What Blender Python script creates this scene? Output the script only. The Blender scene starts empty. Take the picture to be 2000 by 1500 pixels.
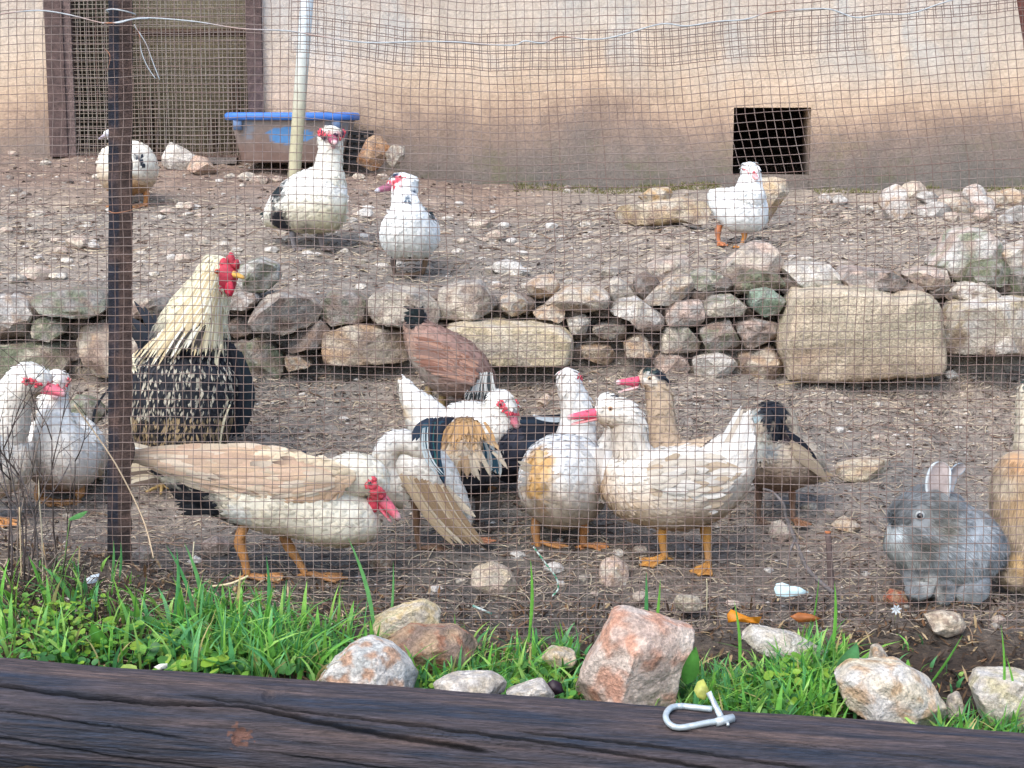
import bpy, math, random
import numpy as np
from mathutils import Vector, noise, Matrix
rnd = random.Random(7)
S = bpy.context.scene
# ------------------------------------------------------------------ camera, world, sun, exposure
FPX = 3200.0; PITCH = math.radians(9); CAMZ = 1.15
cam_d = bpy.data.cameras.new('camera'); cam = bpy.data.objects.new('camera', cam_d)
S.collection.objects.link(cam); S.camera = cam
cam.location = (0, 0, CAMZ); cam.rotation_euler = (math.radians(90) - PITCH, 0, 0)
cam_d.sensor_width = 36; cam_d.lens = 36 * FPX / 2000; cam_d.clip_start = .05; cam_d.clip_end = 500
SUN_EL, SUN_AZ = math.radians(52), math.radians(-150)     # azimuth measured from +Y towards +X
W = bpy.data.worlds.new('World'); S.world = W; W.use_nodes = True
nt = W.node_tree; nt.nodes.clear()
sky = nt.nodes.new('ShaderNodeTexSky'); sky.sky_type = 'NISHITA'; sky.sun_disc = False
sky.sun_elevation = SUN_EL; sky.sun_rotation = SUN_AZ; sky.dust_density = 2.2; sky.ozone_density = 1.2; sky.air_density = 1.0
bg = nt.nodes.new('ShaderNodeBackground'); bg.inputs[1].default_value = .15
wo = nt.nodes.new('ShaderNodeOutputWorld'); nt.links.new(sky.outputs[0], bg.inputs[0]); nt.links.new(bg.outputs[0], wo.inputs[0])
sl = bpy.data.lights.new('sun', 'SUN'); sl.energy = 1.0; sl.angle = math.radians(45); sl.color = (1, .97, .93)
so = bpy.data.objects.new('sun', sl); S.collection.objects.link(so)
sd = Vector((math.sin(SUN_AZ) * math.cos(SUN_EL), math.cos(SUN_AZ) * math.cos(SUN_EL), math.sin(SUN_EL)))
so.rotation_euler = sd.to_track_quat('Z', 'Y').to_euler(); so.location = (0, -3, 8)
vs = S.view_settings; vs.view_transform = 'Standard'; vs.look = 'None'; vs.gamma = 1; vs.exposure = 1.32
vs.use_curve_mapping = False

# ------------------------------------------------------------------ helpers
def c(r, g, b):
    f = lambda x: (x / 255 / 12.92) if x <= 10 else ((x / 255 + .055) / 1.055) ** 2.4
    return (f(r), f(g), f(b))
def mixc(a, b, t): t = min(1, max(0, t)); return tuple(a[i] * (1 - t) + b[i] * t for i in range(3))
def mulc(a, k): return tuple(min(.95, x * k) for x in a)
CP, SP = math.cos(PITCH), math.sin(PITCH)
def P(u, v, Y):
    dx = (u - 1000) / FPX; dv = (750 - v) / FPX
    d = (dx, CP + dv * SP, -SP + dv * CP); t = Y / d[1]
    return Vector((d[0] * t, Y, CAMZ + d[2] * t))
def UV(p):
    y = p[1] * CP - (p[2] - CAMZ) * SP; z = p[1] * SP + (p[2] - CAMZ) * CP
    return 1000 + FPX * p[0] / y, 750 - FPX * z / y
def fbm(p, o=4):
    s = 0; a = 1; q = Vector(p)
    for _ in range(o): s += a * noise.noise(q); q = q * 2.03 + Vector((3.1, 1.7, 5.3)); a *= .5
    return s
WL = {}
def tag(o, label=None, cat=None, group=None, kind=None):
    if label: o['label'] = label
    if cat: o['category'] = cat
    if group: o['group'] = group
    if kind: o['kind'] = kind
    return o
def empty(name, loc, label=None, cat=None, group=None, kind=None):
    o = bpy.data.objects.new(name, None); S.collection.objects.link(o); o.location = loc; o.empty_display_size = .1
    WL[o] = Vector(loc); return tag(o, label, cat, group, kind)
class MB:
    def __init__(s): s.v = []; s.f = []; s.c = []
    def add(s, vs_, fs, col):
        n = len(s.v); s.v += [tuple(x) for x in vs_]; s.f += [tuple(i + n for i in f) for f in fs]
        if isinstance(col, list): s.c += col
        else: s.c += [col] * len(vs_)
    def build(s, name, mat, parent=None, smooth=True, loc=None):
        me = bpy.data.meshes.new(name)
        base = WL[parent] if parent is not None else (Vector(loc) if loc is not None else Vector((0, 0, 0)))
        A = np.array(s.v, dtype=np.float64) - np.array(base)
        me.from_pydata(A.tolist(), [], s.f)
        ca = me.color_attributes.new('Col', 'FLOAT_COLOR', 'POINT')
        C4 = np.ones((len(s.v), 4), dtype=np.float32); C4[:, :3] = np.array(s.c, dtype=np.float32)
        ca.data.foreach_set('color', C4.ravel())
        if smooth: me.polygons.foreach_set('use_smooth', [True] * len(me.polygons))
        me.update(); me.materials.append(mat)
        o = bpy.data.objects.new(name, me); S.collection.objects.link(o)
        if parent is not None: o.parent = parent
        else: o.location = base
        WL[o] = Vector(base); return o
    def box(s, lo, hi, col):
        x0, y0, z0 = lo; x1, y1, z1 = hi
        s.add([(x0,y0,z0),(x1,y0,z0),(x1,y1,z0),(x0,y1,z0),(x0,y0,z1),(x1,y0,z1),(x1,y1,z1),(x0,y1,z1)],
              [(0,3,2,1),(4,5,6,7),(0,1,5,4),(1,2,6,5),(2,3,7,6),(3,0,4,7)], col)
def tube(mb, pts, rad, col, n=6, cap=True):
    pts = [Vector(p) for p in pts]; m = len(pts)
    if not isinstance(rad, (list, tuple)): rad = [rad] * m
    up = Vector((.13, .31, .94)); vs_ = []; fs = []
    for i, p in enumerate(pts):
        t = (pts[min(i + 1, m - 1)] - pts[max(i - 1, 0)]);
        if t.length < 1e-9: t = Vector((0, 0, 1))
        t.normalize(); a = t.cross(up)
        if a.length < .05: a = t.cross(Vector((1, 0, 0)))
        a.normalize(); b = t.cross(a)
        for k in range(n):
            th = 2 * math.pi * k / n; vs_.append(p + (a * math.cos(th) + b * math.sin(th)) * rad[i])
    for i in range(m - 1):
        for k in range(n):
            fs.append((i * n + k, i * n + (k + 1) % n, (i + 1) * n + (k + 1) % n, (i + 1) * n + k))
    if cap: fs.append(tuple(range(n))[::-1]); fs.append(tuple((m - 1) * n + k for k in range(n)))
    cols = col
    if isinstance(col, list): cols = [col[i] for i in range(m) for _ in range(n)]
    mb.add(vs_, fs, cols)
def catmull(rows, per):
    A = np.array(rows, dtype=float); out = []
    n = len(A)
    for i in range(n - 1):
        p0 = A[max(i - 1, 0)]; p1 = A[i]; p2 = A[i + 1]; p3 = A[min(i + 2, n - 1)]
        for k in range(per):
            t = k / per
            out.append(.5 * ((2 * p1) + (-p0 + p2) * t + (2 * p0 - 5 * p1 + 4 * p2 - p3) * t * t + (-p0 + 3 * p1 - 3 * p2 + p3) * t ** 3))
    out.append(A[-1]); return out

# ------------------------------------------------------------------ materials
def principled(name, rough=.8, spec=.3):
    m = bpy.data.materials.new(name); m.use_nodes = True; n = m.node_tree.nodes; l = m.node_tree.links
    b = n['Principled BSDF']; b.inputs['Roughness'].default_value = rough; b.inputs['Specular IOR Level'].default_value = spec
    return m, n, l, b
def nz(n, l, scale, detail=6, rough=.6, vec=None, dist=0):
    t = n.new('ShaderNodeTexNoise'); t.inputs['Scale'].default_value = scale; t.inputs['Detail'].default_value = detail
    t.inputs['Roughness'].default_value = rough; t.inputs['Distortion'].default_value = dist
    if vec is not None: l.new(vec, t.inputs['Vector'])
    return t
def geo(n): return n.new('ShaderNodeNewGeometry').outputs['Position']
def ramp(n, l, src, stops):
    r = n.new('ShaderNodeValToRGB'); e = r.color_ramp.elements
    while len(e) > 1: e.remove(e[-1])
    e[0].position = stops[0][0]; e[0].color = (*stops[0][1], 1)
    for p, col in stops[1:]:
        x = e.new(p); x.color = (*col, 1)
    l.new(src, r.inputs[0]); return r
def mul(n, l, a, b, blend='MULTIPLY', f=1.0):
    m = n.new('ShaderNodeMix'); m.data_type = 'RGBA'; m.blend_type = blend; 
    if isinstance(f, float): m.inputs[0].default_value = f
    else: l.new(f, m.inputs[0])
    for src, i in ((a, 6), (b, 7)):
        if isinstance(src, tuple): m.inputs[i].default_value = (*src, 1)
        else: l.new(src, m.inputs[i])
    return m.outputs[2]
def attr_mat(name, rough=.85, spec=.2, scale=60, lo=.75, hi=1.2, bump=.3, bscale=120, bdist=.002, fine=None, stretch=None, dist=0, transl=0):
    m, n, l, b = principled(name, rough, spec)
    a = n.new('ShaderNodeAttribute'); a.attribute_name = 'Col'
    pos = geo(n)
    if stretch:
        mp = n.new('ShaderNodeMapping'); mp.inputs['Scale'].default_value = stretch; l.new(pos, mp.inputs[0]); pos = mp.outputs[0]
    t = nz(n, l, scale, 6, .65, pos, dist)
    r = ramp(n, l, t.outputs[0], [(.3, (lo,) * 3), (.7, (hi,) * 3)])
    col = mul(n, l, a.outputs['Color'], r.outputs[0])
    if fine:
        t2 = nz(n, l, fine[0], 3, .7, pos); r2 = ramp(n, l, t2.outputs[0], [(.35, (fine[1],) * 3), (.65, (fine[2],) * 3)])
        col = mul(n, l, col, r2.outputs[0])
    l.new(col, b.inputs['Base Color'])
    t3 = nz(n, l, bscale, 8, .65, pos, dist); bp = n.new('ShaderNodeBump'); bp.inputs['Strength'].default_value = bump; bp.inputs['Distance'].default_value = bdist
    l.new(t3.outputs[0], bp.inputs['Height']); l.new(bp.outputs[0], b.inputs['Normal'])
    if transl:
        tr = n.new('ShaderNodeBsdfTranslucent'); l.new(col, tr.inputs[0]); mx = n.new('ShaderNodeMixShader'); mx.inputs[0].default_value = transl
        l.new(b.outputs[0], mx.inputs[1]); l.new(tr.outputs[0], mx.inputs[2]); l.new(mx.outputs[0], n['Material Output'].inputs[0])
    return m
M_plume = attr_mat('plumage', .75, .25, 90, .86, 1.08, .35, 260, .002)
M_feather = attr_mat('feather_vane', .6, .3, 200, .88, 1.08, .2, 500, .001, transl=.15)
M_fur = attr_mat('fur', .9, .1, 60, .8, 1.15, .3, 200, .003)
M_skin = attr_mat('scaly_skin', .5, .4, 250, .7, 1.15, .6, 500, .002)
M_face = attr_mat('red_caruncle', .6, .35, 150, .75, 1.2, .6, 400, .002)
M_stone = attr_mat('limestone', .9, .2, 14, .72, 1.18, .9, 45, .02, fine=(130, .66, 1.16))
M_log = None
M_wood = attr_mat('weathered_wood', .8, .2, 40, .6, 1.3, .6, 90, .004, fine=(200, .8, 1.2))
M_litter = attr_mat('plant_litter', .9, .15, 80, .8, 1.15, .2, 200, .002)
M_leaf = attr_mat('green_leaf', .45, .45, 60, .8, 1.2, .2, 200, .001, transl=.35)
M_wire = attr_mat('galvanised_wire', .5, .4, 90, .75, 1.3, .2, 400, .0005)
M_rust = attr_mat('rusted_steel', .8, .3, 35, .5, 1.4, .9, 110, .006, fine=(260, .7, 1.25))
M_plastic = attr_mat('muddy_plastic', .55, .4, 30, .85, 1.12, .15, 100, .002)
M_metal = attr_mat('galvanised_steel', .38, .5, 60, .8, 1.15, .2, 200, .001)
M_metal.node_tree.nodes['Principled BSDF'].inputs['Metallic'].default_value = .35
M_eye, _n, _l, _b = principled('eye_gloss', .08, .8); _a = _n.new('ShaderNodeAttribute'); _a.attribute_name = 'Col'; _l.new(_a.outputs[0], _b.inputs[0])

# wet, mottled mud
M_mud, n, l, b = principled('trodden_mud', .8, .3)
a = n.new('ShaderNodeAttribute'); a.attribute_name = 'Col'; pos = geo(n)
mp = n.new('ShaderNodeMapping'); mp.inputs['Scale'].default_value = (.55, 1, 1); l.new(pos, mp.inputs[0])
t = nz(n, l, 28, 10, .72, mp.outputs[0], .6); r1 = ramp(n, l, t.outputs[0], [(.3, (.5,) * 3), (.48, (.96,) * 3), (.68, (1.6, 1.57, 1.52))])
t2 = nz(n, l, 130, 6, .7, mp.outputs[0], .3); r2 = ramp(n, l, t2.outputs[0], [(.35, (.7,) * 3), (.65, (1.25,) * 3)])
col = mul(n, l, mul(n, l, a.outputs[0], r1.outputs[0]), r2.outputs[0]); l.new(col, b.inputs['Base Color'])
t3 = nz(n, l, 2.3, 5, .6, pos); rr = ramp(n, l, t3.outputs[0], [(.42, (.42,) * 3), (.6, (.85,) * 3)]); l.new(rr.outputs[0], b.inputs['Roughness'])
t4 = nz(n, l, 55, 10, .7, mp.outputs[0], .4); bp = n.new('ShaderNodeBump'); bp.inputs['Strength'].default_value = 1; bp.inputs['Distance'].default_value = .02
l.new(t4.outputs[0], bp.inputs['Height']); l.new(bp.outputs[0], b.inputs['Normal'])

# rendered coop wall: cream above, mud splashed and damp below
M_wall, n, l, b = principled('stained_render', .92, .15)
pos = geo(n); sx = n.new('ShaderNodeSeparateXYZ'); l.new(pos, sx.inputs[0])
mpv = n.new('ShaderNodeMapping'); mpv.inputs['Scale'].default_value = (1, 1, .55); l.new(pos, mpv.inputs[0])
t = nz(n, l, .95, 8, .62, pos)
ma = n.new('ShaderNodeMath'); ma.operation = 'MULTIPLY_ADD'; l.new(t.outputs[0], ma.inputs[0]); ma.inputs[1].default_value = .6
tq = nz(n, l, 7, 8, .75, pos, .6); mq = n.new('ShaderNodeMath'); mq.operation = 'MULTIPLY_ADD'; l.new(tq.outputs[0], mq.inputs[0]); mq.inputs[1].default_value = .34; l.new(sx.outputs[2], mq.inputs[2]); l.new(mq.outputs[0], ma.inputs[2])
mr = n.new('ShaderNodeMapRange'); mr.inputs[1].default_value = 1.14; mr.inputs[2].default_value = 2.36; l.new(ma.outputs[0], mr.inputs[0])
r = ramp(n, l, mr.outputs[0], [(0, c(108, 105, 98)), (.12, c(116, 110, 103)), (.26, c(134, 121, 111)), (.36, c(152, 132, 117)), (.44, c(180, 155, 133)), (.53, c(203, 178, 152)), (.68, c(207, 188, 166)), (.85, c(200, 187, 171)), (1, c(196, 178, 162))])
t5 = nz(n, l, 3.2, 4, .55, mpv.outputs[0], .5); r5 = ramp(n, l, t5.outputs[0], [(.5, (0,) * 3), (.66, (1,) * 3)])
mm = n.new('ShaderNodeMath'); mm.operation = 'MULTIPLY'; l.new(r5.outputs[0], mm.inputs[0]); mm.inputs[1].default_value = .5
mzz = n.new('ShaderNodeMapRange'); mzz.inputs[1].default_value = 1.25; mzz.inputs[2].default_value = 1.5; l.new(sx.outputs[2], mzz.inputs[0]); mm2 = n.new('ShaderNodeMath'); mm2.operation = 'MULTIPLY'; l.new(mm.outputs[0], mm2.inputs[0]); l.new(mzz.outputs[0], mm2.inputs[1])
col = mul(n, l, r.outputs[0], c(188, 190, 186), 'MIX', mm2.outputs[0])
t6 = nz(n, l, 9, 8, .7, pos); r6 = ramp(n, l, t6.outputs[0], [(.3, (.82,) * 3), (.7, (1.1,) * 3)]); col = mul(n, l, col, r6.outputs[0])
t7 = nz(n, l, 60, 6, .7, pos); r7 = ramp(n, l, t7.outputs[0], [(.3, (.8,) * 3), (.6, (1.06,) * 3)]); col = mul(n, l, col, r7.outputs[0])
vo = n.new('ShaderNodeTexVoronoi'); vo.inputs['Scale'].default_value = 34; l.new(pos, vo.inputs['Vector']); rv = ramp(n, l, vo.outputs['Distance'], [(.05, (.5,) * 3), (.11, (1,) * 3)]); tv = nz(n, l, 6, 4, .6, pos); rw2 = ramp(n, l, tv.outputs[0], [(.5, (0,) * 3), (.6, (.8,) * 3)])
col = mul(n, l, col, mul(n, l, (1, 1, 1), rv.outputs[0], 'MIX', rw2.outputs[0]))
# moss towards the damp foot
t8 = nz(n, l, 5, 6, .7, pos); mz = n.new('ShaderNodeMapRange'); mz.inputs[1].default_value = 1.15; mz.inputs[2].default_value = .8; l.new(sx.outputs[2], mz.inputs[0])
r8 = ramp(n, l, t8.outputs[0], [(.5, (0,) * 3), (.68, (.8,) * 3)]); m8 = n.new('ShaderNodeMath'); m8.operation = 'MULTIPLY'; l.new(r8.outputs[0], m8.inputs[0]); l.new(mz.outputs[0], m8.inputs[1])
col = mul(n, l, col, c(95, 100, 62), 'MIX', m8.outputs[0])
l.new(col, b.inputs['Base Color'])
t9 = nz(n, l, 75, 8, .7, pos); bp = n.new('ShaderNodeBump'); bp.inputs['Strength'].default_value = .8; bp.inputs['Distance'].default_value = .012
l.new(t9.outputs[0], bp.inputs['Height']); l.new(bp.outputs[0], b.inputs['Normal'])

# ------------------------------------------------------------------ terrain
UC = [0, 500, 750, 1000, 1500, 2000]
def zz(u, v, Y): return P(u, v, Y)[2]
rows = [(-60, [-.6] * 6), (-2, [-.55] * 6), (.8, [-.4] * 6), (2.0, [-.2, -.2, -.2, -.22, -.24, -.25]), (2.9, [-.03, -.05, -.07, -.1, -.15, -.17]), (3.4, [.03, -.02, -.05, -.07, -.11, -.13])]
for Y, vv in [(3.84, [1085, 1165, 1205, 1232, 1235, 1240]), (4.05, [1070, 1125, 1145, 1158, 1165, 1170]), (4.25, [1045, 1070, 1082, 1092, 1100, 1108]),
              (4.6, [998, 1005, 1008, 1012, 1015, 1020]), (5.0, [885, 885, 885, 882, 878, 885]), (5.40, [748, 742, 738, 735, 742, 738]), (5.455, [730, 725, 722, 720, 722, 718]),
              (5.60, [582, 582, 584, 580, 534, 520]), (5.75, [574, 574, 576, 572, 522, 510]), (6.3, [508, 500, 498, 500, 470, 458]), (7.2, [412, 418, 428, 438, 420, 408]),
              (8.0, [345, 352, 345, 400, 392, 385]), (8.5, [310, 320, 335, 376, 374, 370]), (9.0, [290, 300, 320, 350, 350, 345])]:
    rows.append((Y, [zz(u, v, Y) for u, v in zip(UC, vv)]))
rows.append((14, [1.2] * 6)); rows.append((60, [2.0] * 6)); rows.append((400, [6.0] * 6))
RY = np.array([r_[0] for r_ in rows]); RZ = np.array([r_[1] for r_ in rows])
rng = np.random.RandomState(3); LAT = rng.rand(256, 256)
def vnoise(x, y):
    xi = np.floor(x).astype(int); yi = np.floor(y).astype(int); fx = x - xi; fy = y - yi
    fx = fx * fx * (3 - 2 * fx); fy = fy * fy * (3 - 2 * fy); g = lambda i, j: LAT[i % 256, j % 256]
    return (g(xi, yi) * (1 - fx) + g(xi + 1, yi) * fx) * (1 - fy) + (g(xi, yi + 1) * (1 - fx) + g(xi + 1, yi + 1) * fx) * fy - .5
def base_h(X, Yv):
    u = np.clip(1000 + FPX * X / np.maximum(Yv, .5), -50, 2050)
    cols_ = np.stack([np.interp(Yv, RY, RZ[:, k]) for k in range(6)], -1)
    uc = np.array(UC, float); idx = np.clip(np.searchsorted(uc, u, side='right') - 1, 0, 4)
    t = np.clip((u - uc[idx]) / (uc[idx + 1] - uc[idx]), 0, 1); t = t * t * (3 - 2 * t)
    z0 = np.take_along_axis(cols_, idx[..., None], -1)[..., 0]; z1 = np.take_along_axis(cols_, (idx + 1)[..., None], -1)[..., 0]
    z = z0 * (1 - t) + z1 * t
    z = z + .05 * vnoise(X * 2.1 + 7, Yv * 2.1) + .03 * vnoise(X * 6 + 3, Yv * 6 + 1) + .018 * vnoise(X * 17, Yv * 17 + 9) + .012 * vnoise(X * 41 + 5, Yv * 41)
    return z
def axis(lo, hi, step, far):
    core = np.arange(lo, hi + 1e-6, step); a_ = []; x = hi; d = step
    while x < far[1]: d *= 1.35; x += d; a_.append(x)
    b_ = []; x = lo; d = step
    while x > far[0]: d *= 1.35; x -= d; b_.append(x)
    return np.array(b_[::-1] + list(core) + a_)
gx = axis(-3.1, 3.1, .0185, (-300, 300)); gy = axis(3.1, 8.75, .0185, (-60, 400))
GX, GY = np.meshgrid(gx, gy); GZ = base_h(GX, GY)
def gz(x, y):
    i = min(max(np.searchsorted(gx, x) - 1, 0), len(gx) - 2); j = min(max(np.searchsorted(gy, y) - 1, 0), len(gy) - 2)
    a_ = (x - gx[i]) / (gx[i + 1] - gx[i]); b_ = (y - gy[j]) / (gy[j + 1] - gy[j])
    return float((GZ[j, i] * (1 - a_) + GZ[j, i + 1] * a_) * (1 - b_) + (GZ[j + 1, i] * (1 - a_) + GZ[j + 1, i + 1] * a_) * b_)
def G(u, v, y0=3.0, y1=8.9):
    prev = y0; Y = y0
    while Y < y1:
        p = P(u, v, Y)
        if gz(p[0], p[1]) >= p[2]:
            lo, hi = prev, Y
            for _ in range(8):
                m = (lo + hi) / 2; q = P(u, v, m)
                if gz(q[0], q[1]) >= q[2]: hi = m
                else: lo = m
            q = P(u, v, hi); return Vector((q[0], q[1], gz(q[0], q[1])))
        prev = Y; Y += .04
    q = P(u, v, y1); return Vector((q[0], q[1], gz(q[0], q[1])))
def gcol():
    n1 = vnoise(GX * 1.7 + 11, GY * 1.7) + .6 * vnoise(GX * 5, GY * 5 + 4)
    k = np.clip(n1 * 1.3 + .5, 0, 1)[..., None]
    up = np.array(c(132, 126, 118)) * (1 - k) + np.array(c(160, 148, 134)) * k
    lowr = np.array(c(130, 126, 119)) * (1 - k) + np.array(c(156, 144, 131)) * k
    near = np.array(c(100, 95, 88)) * (1 - k) + np.array(c(128, 117, 106)) * k
    hum = np.array(c(58, 46, 36)) * (1 - k) + np.array(c(84, 68, 52)) * k
    mound = np.array(c(140, 114, 98))
    def st(a_, b_): t_ = np.clip((GY - a_) / (b_ - a_), 0, 1)[..., None]; return t_ * t_ * (3 - 2 * t_)
    C = hum * (1 - st(3.6, 3.95)) + near * st(3.6, 3.95); t_ = st(4.1, 4.7); C = C * (1 - t_) + lowr * t_
    t_ = st(5.3, 5.5); C = C * (1 - t_) + (lowr * .8) * t_; t_ = st(5.62, 5.8); C = C * (1 - t_) + up * t_
    t_ = np.clip((GY - 7.0) / .8, 0, 1) * np.clip(1 - (GX + .1) / .5, 0, 1) * .6; C = C * (1 - t_[..., None]) + mound * t_[..., None]
    return C
def grid_obj():
    ny, nx = GX.shape; me = bpy.data.meshes.new('ground')
    V = np.stack([GX, GY, GZ], -1).reshape(-1, 3)
    I = np.arange(ny * nx).reshape(ny, nx); F = np.stack([I[:-1, :-1], I[:-1, 1:], I[1:, 1:], I[1:, :-1]], -1).reshape(-1, 4)
    me.vertices.add(len(V)); me.vertices.foreach_set('co', V.ravel()); me.loops.add(F.size); me.loops.foreach_set('vertex_index', F.ravel())
    me.polygons.add(len(F)); me.polygons.foreach_set('loop_start', np.arange(len(F)) * 4); me.polygons.foreach_set('loop_total', np.full(len(F), 4))
    me.polygons.foreach_set('use_smooth', np.ones(len(F), bool)); me.update()
    ca = me.color_attributes.new('Col', 'FLOAT_COLOR', 'POINT'); C4 = np.ones((len(V), 4), np.float32); C4[:, :3] = gcol().reshape(-1, 3); ca.data.foreach_set('color', C4.ravel())
    me.materials.append(M_mud); o = bpy.data.objects.new('ground', me); S.collection.objects.link(o); o['kind'] = 'structure'; WL[o] = Vector((0, 0, 0)); return o
ground = grid_obj()

# ------------------------------------------------------------------ coop building
YW = 8.6
coop = empty('coop_building', (0, YW, gz(0, 8.5)), 'cream rendered coop with mud stained foot, screened doorway and small square hatch', 'building')
XD0, XD1 = P(97, 150, YW)[0], P(505, 150, YW)[0]
hx0, hx1 = P(1432, 275, YW)[0], P(1582, 275, YW)[0]; hz0, hz1 = P(1500, 342, YW)[2], P(1500, 210, YW)[2]
mb = MB(); T = .22; top = 3.1; z0 = .2; DTOP = 2.6; w = (1, 1, 1)
def wallpiece(x0, x1, za, zb): mb.box((x0, YW, za), (x1, YW + T, zb), w)
def softwall(x0, x1, za, zb):   # gently uneven front face
    nx = max(2, int((x1 - x0) / .06)); nz_ = max(2, int((zb - za) / .06)); V = []; F = []
    for j in range(nz_ + 1):
        for i in range(nx + 1):
            x = x0 + (x1 - x0) * i / nx; z = za + (zb - za) * j / nz_
            V.append((x, YW + .02 * fbm((x * 1.3, 0, z * 1.3), 3) * (0 if False else 1), z))
    for j in range(nz_):
        for i in range(nx): q = j * (nx + 1) + i; F.append((q, q + 1, q + nx + 2, q + nx + 1))
    n0 = len(V); 
    mb.add(V, F, w)
    e = YW + .03
    mb.box((x0, e, za), (x1, YW + T, zb), w)
    for xx in (x0, x1): mb.add([(xx, YW - .02 + .02, za), (xx, e, za), (xx, e, zb), (xx, YW, zb)], [(0, 1, 2, 3)], w)
for a_ in [(-4.2, XD0, z0, top), (XD0, XD1, DTOP, top), (XD1, hx0, z0, top), (hx0, hx1, hz1, top), (hx0, hx1, z0, hz0), (hx1, 4.6, z0, top)]: softwall(*a_)
for x_ in (-4.2, 4.4): mb.box((x_, YW + T, z0), (x_ + .2, YW + 3.6, top), w)
mb.box((-4.2, YW + 3.6, z0), (4.6, YW + 3.8, top), w); mb.build('wall', M_wall, coop)
mb = MB(); mb.box((-4.5, YW - .25, top), (4.9, YW + 4.1, top + .12), c(110, 100, 95)); mb.build('roof', M_rust, coop)
mb = MB(); mb.box((-4, YW + T, .3), (4.4, YW + 3.6, .78), c(110, 95, 80)); mb.build('floor', M_litter, coop)
mb = MB()  # perch beams dimly seen through the screen, pale backing added to catch light behind
mb.box((-2.6, YW + .62, .78), (-1.0, YW + .7, 2.9), c(150, 140, 116)); mb.build('light_backing', M_wood, coop)
for i, (xx, yy, h) in enumerate([(-2.12, .35, .1), (-2.0, .38, .12), (-1.66, .4, .0), (-1.52, .36, .2)]):
    m2 = MB(); m2.box((xx, YW + yy, .78), (xx + .05, YW + yy + .06, .78 + h + .4), c(70, 58, 48)); m2.build('perch_post', M_wood, coop)
m2 = MB(); m2.box((-2.5, YW + .42, 1.62), (-1.2, YW + .46, 1.66), c(90, 70, 60)); m2.build('perch_rail', M_wood, coop)
door = MB(); 
def pxbox(mbb, u0, u1, v0, v1, Y0, Y1, col):
    a_ = P(u0, v1, Y0); b_ = P(u1, v0, Y0); mbb.box((a_[0], Y0, a_[2]), (b_[0], Y1, b_[2]), col)
rust = c(88, 72, 68)
pxbox(door, 98, 109, -250, 306, YW - .035, YW + .06, rust); pxbox(door, 114, 126, -250, 304, YW - .022, YW + .05, c(104, 88, 84))
pxbox(door, 487, 503, -250, 310, YW - .035, YW + .06, rust); pxbox(door, 127, 482, 304, 312, YW - .03, YW + .05, c(105, 85, 76))
pxbox(door, 400, 462, 308, 320, YW - .12, YW - .06, c(120, 112, 106))
dfo = door.build('door', M_rust, coop, smooth=False)
scr = MB(); pitch = 8.2 / FPX * YW; r_ = .0027; a_ = P(125, 306, YW - .01); b_ = P(483, -150, YW - .01)
k = 0; x = a_[0]
while x < b_[0]:
    pts = [(x + .004 * noise.noise((x * 9, z_ * 2, 0)), YW - .012 + .012 * noise.noise((x * 2, z_ * 2, 5)), z_) for z_ in np.linspace(a_[2], b_[2], 16)]
    tube(scr, pts, r_, mixc(c(150, 142, 128), c(122, 104, 92), rnd.random()), 3, False); x += pitch
z_ = a_[2]
while z_ < b_[2]:
    pts = [(x, YW - .012 + .012 * noise.noise((x * 2, z_ * 2, 5)), z_ + .004 * noise.noise((x * 2, z_ * 9, 3))) for x in np.linspace(a_[0], b_[0], 16)]
    tube(scr, pts, r_, mixc(c(150, 142, 128), c(122, 104, 92), rnd.random()), 3, False); z_ += pitch
tag(scr.build('screen', M_wire, dfo), kind='stuff')

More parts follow.
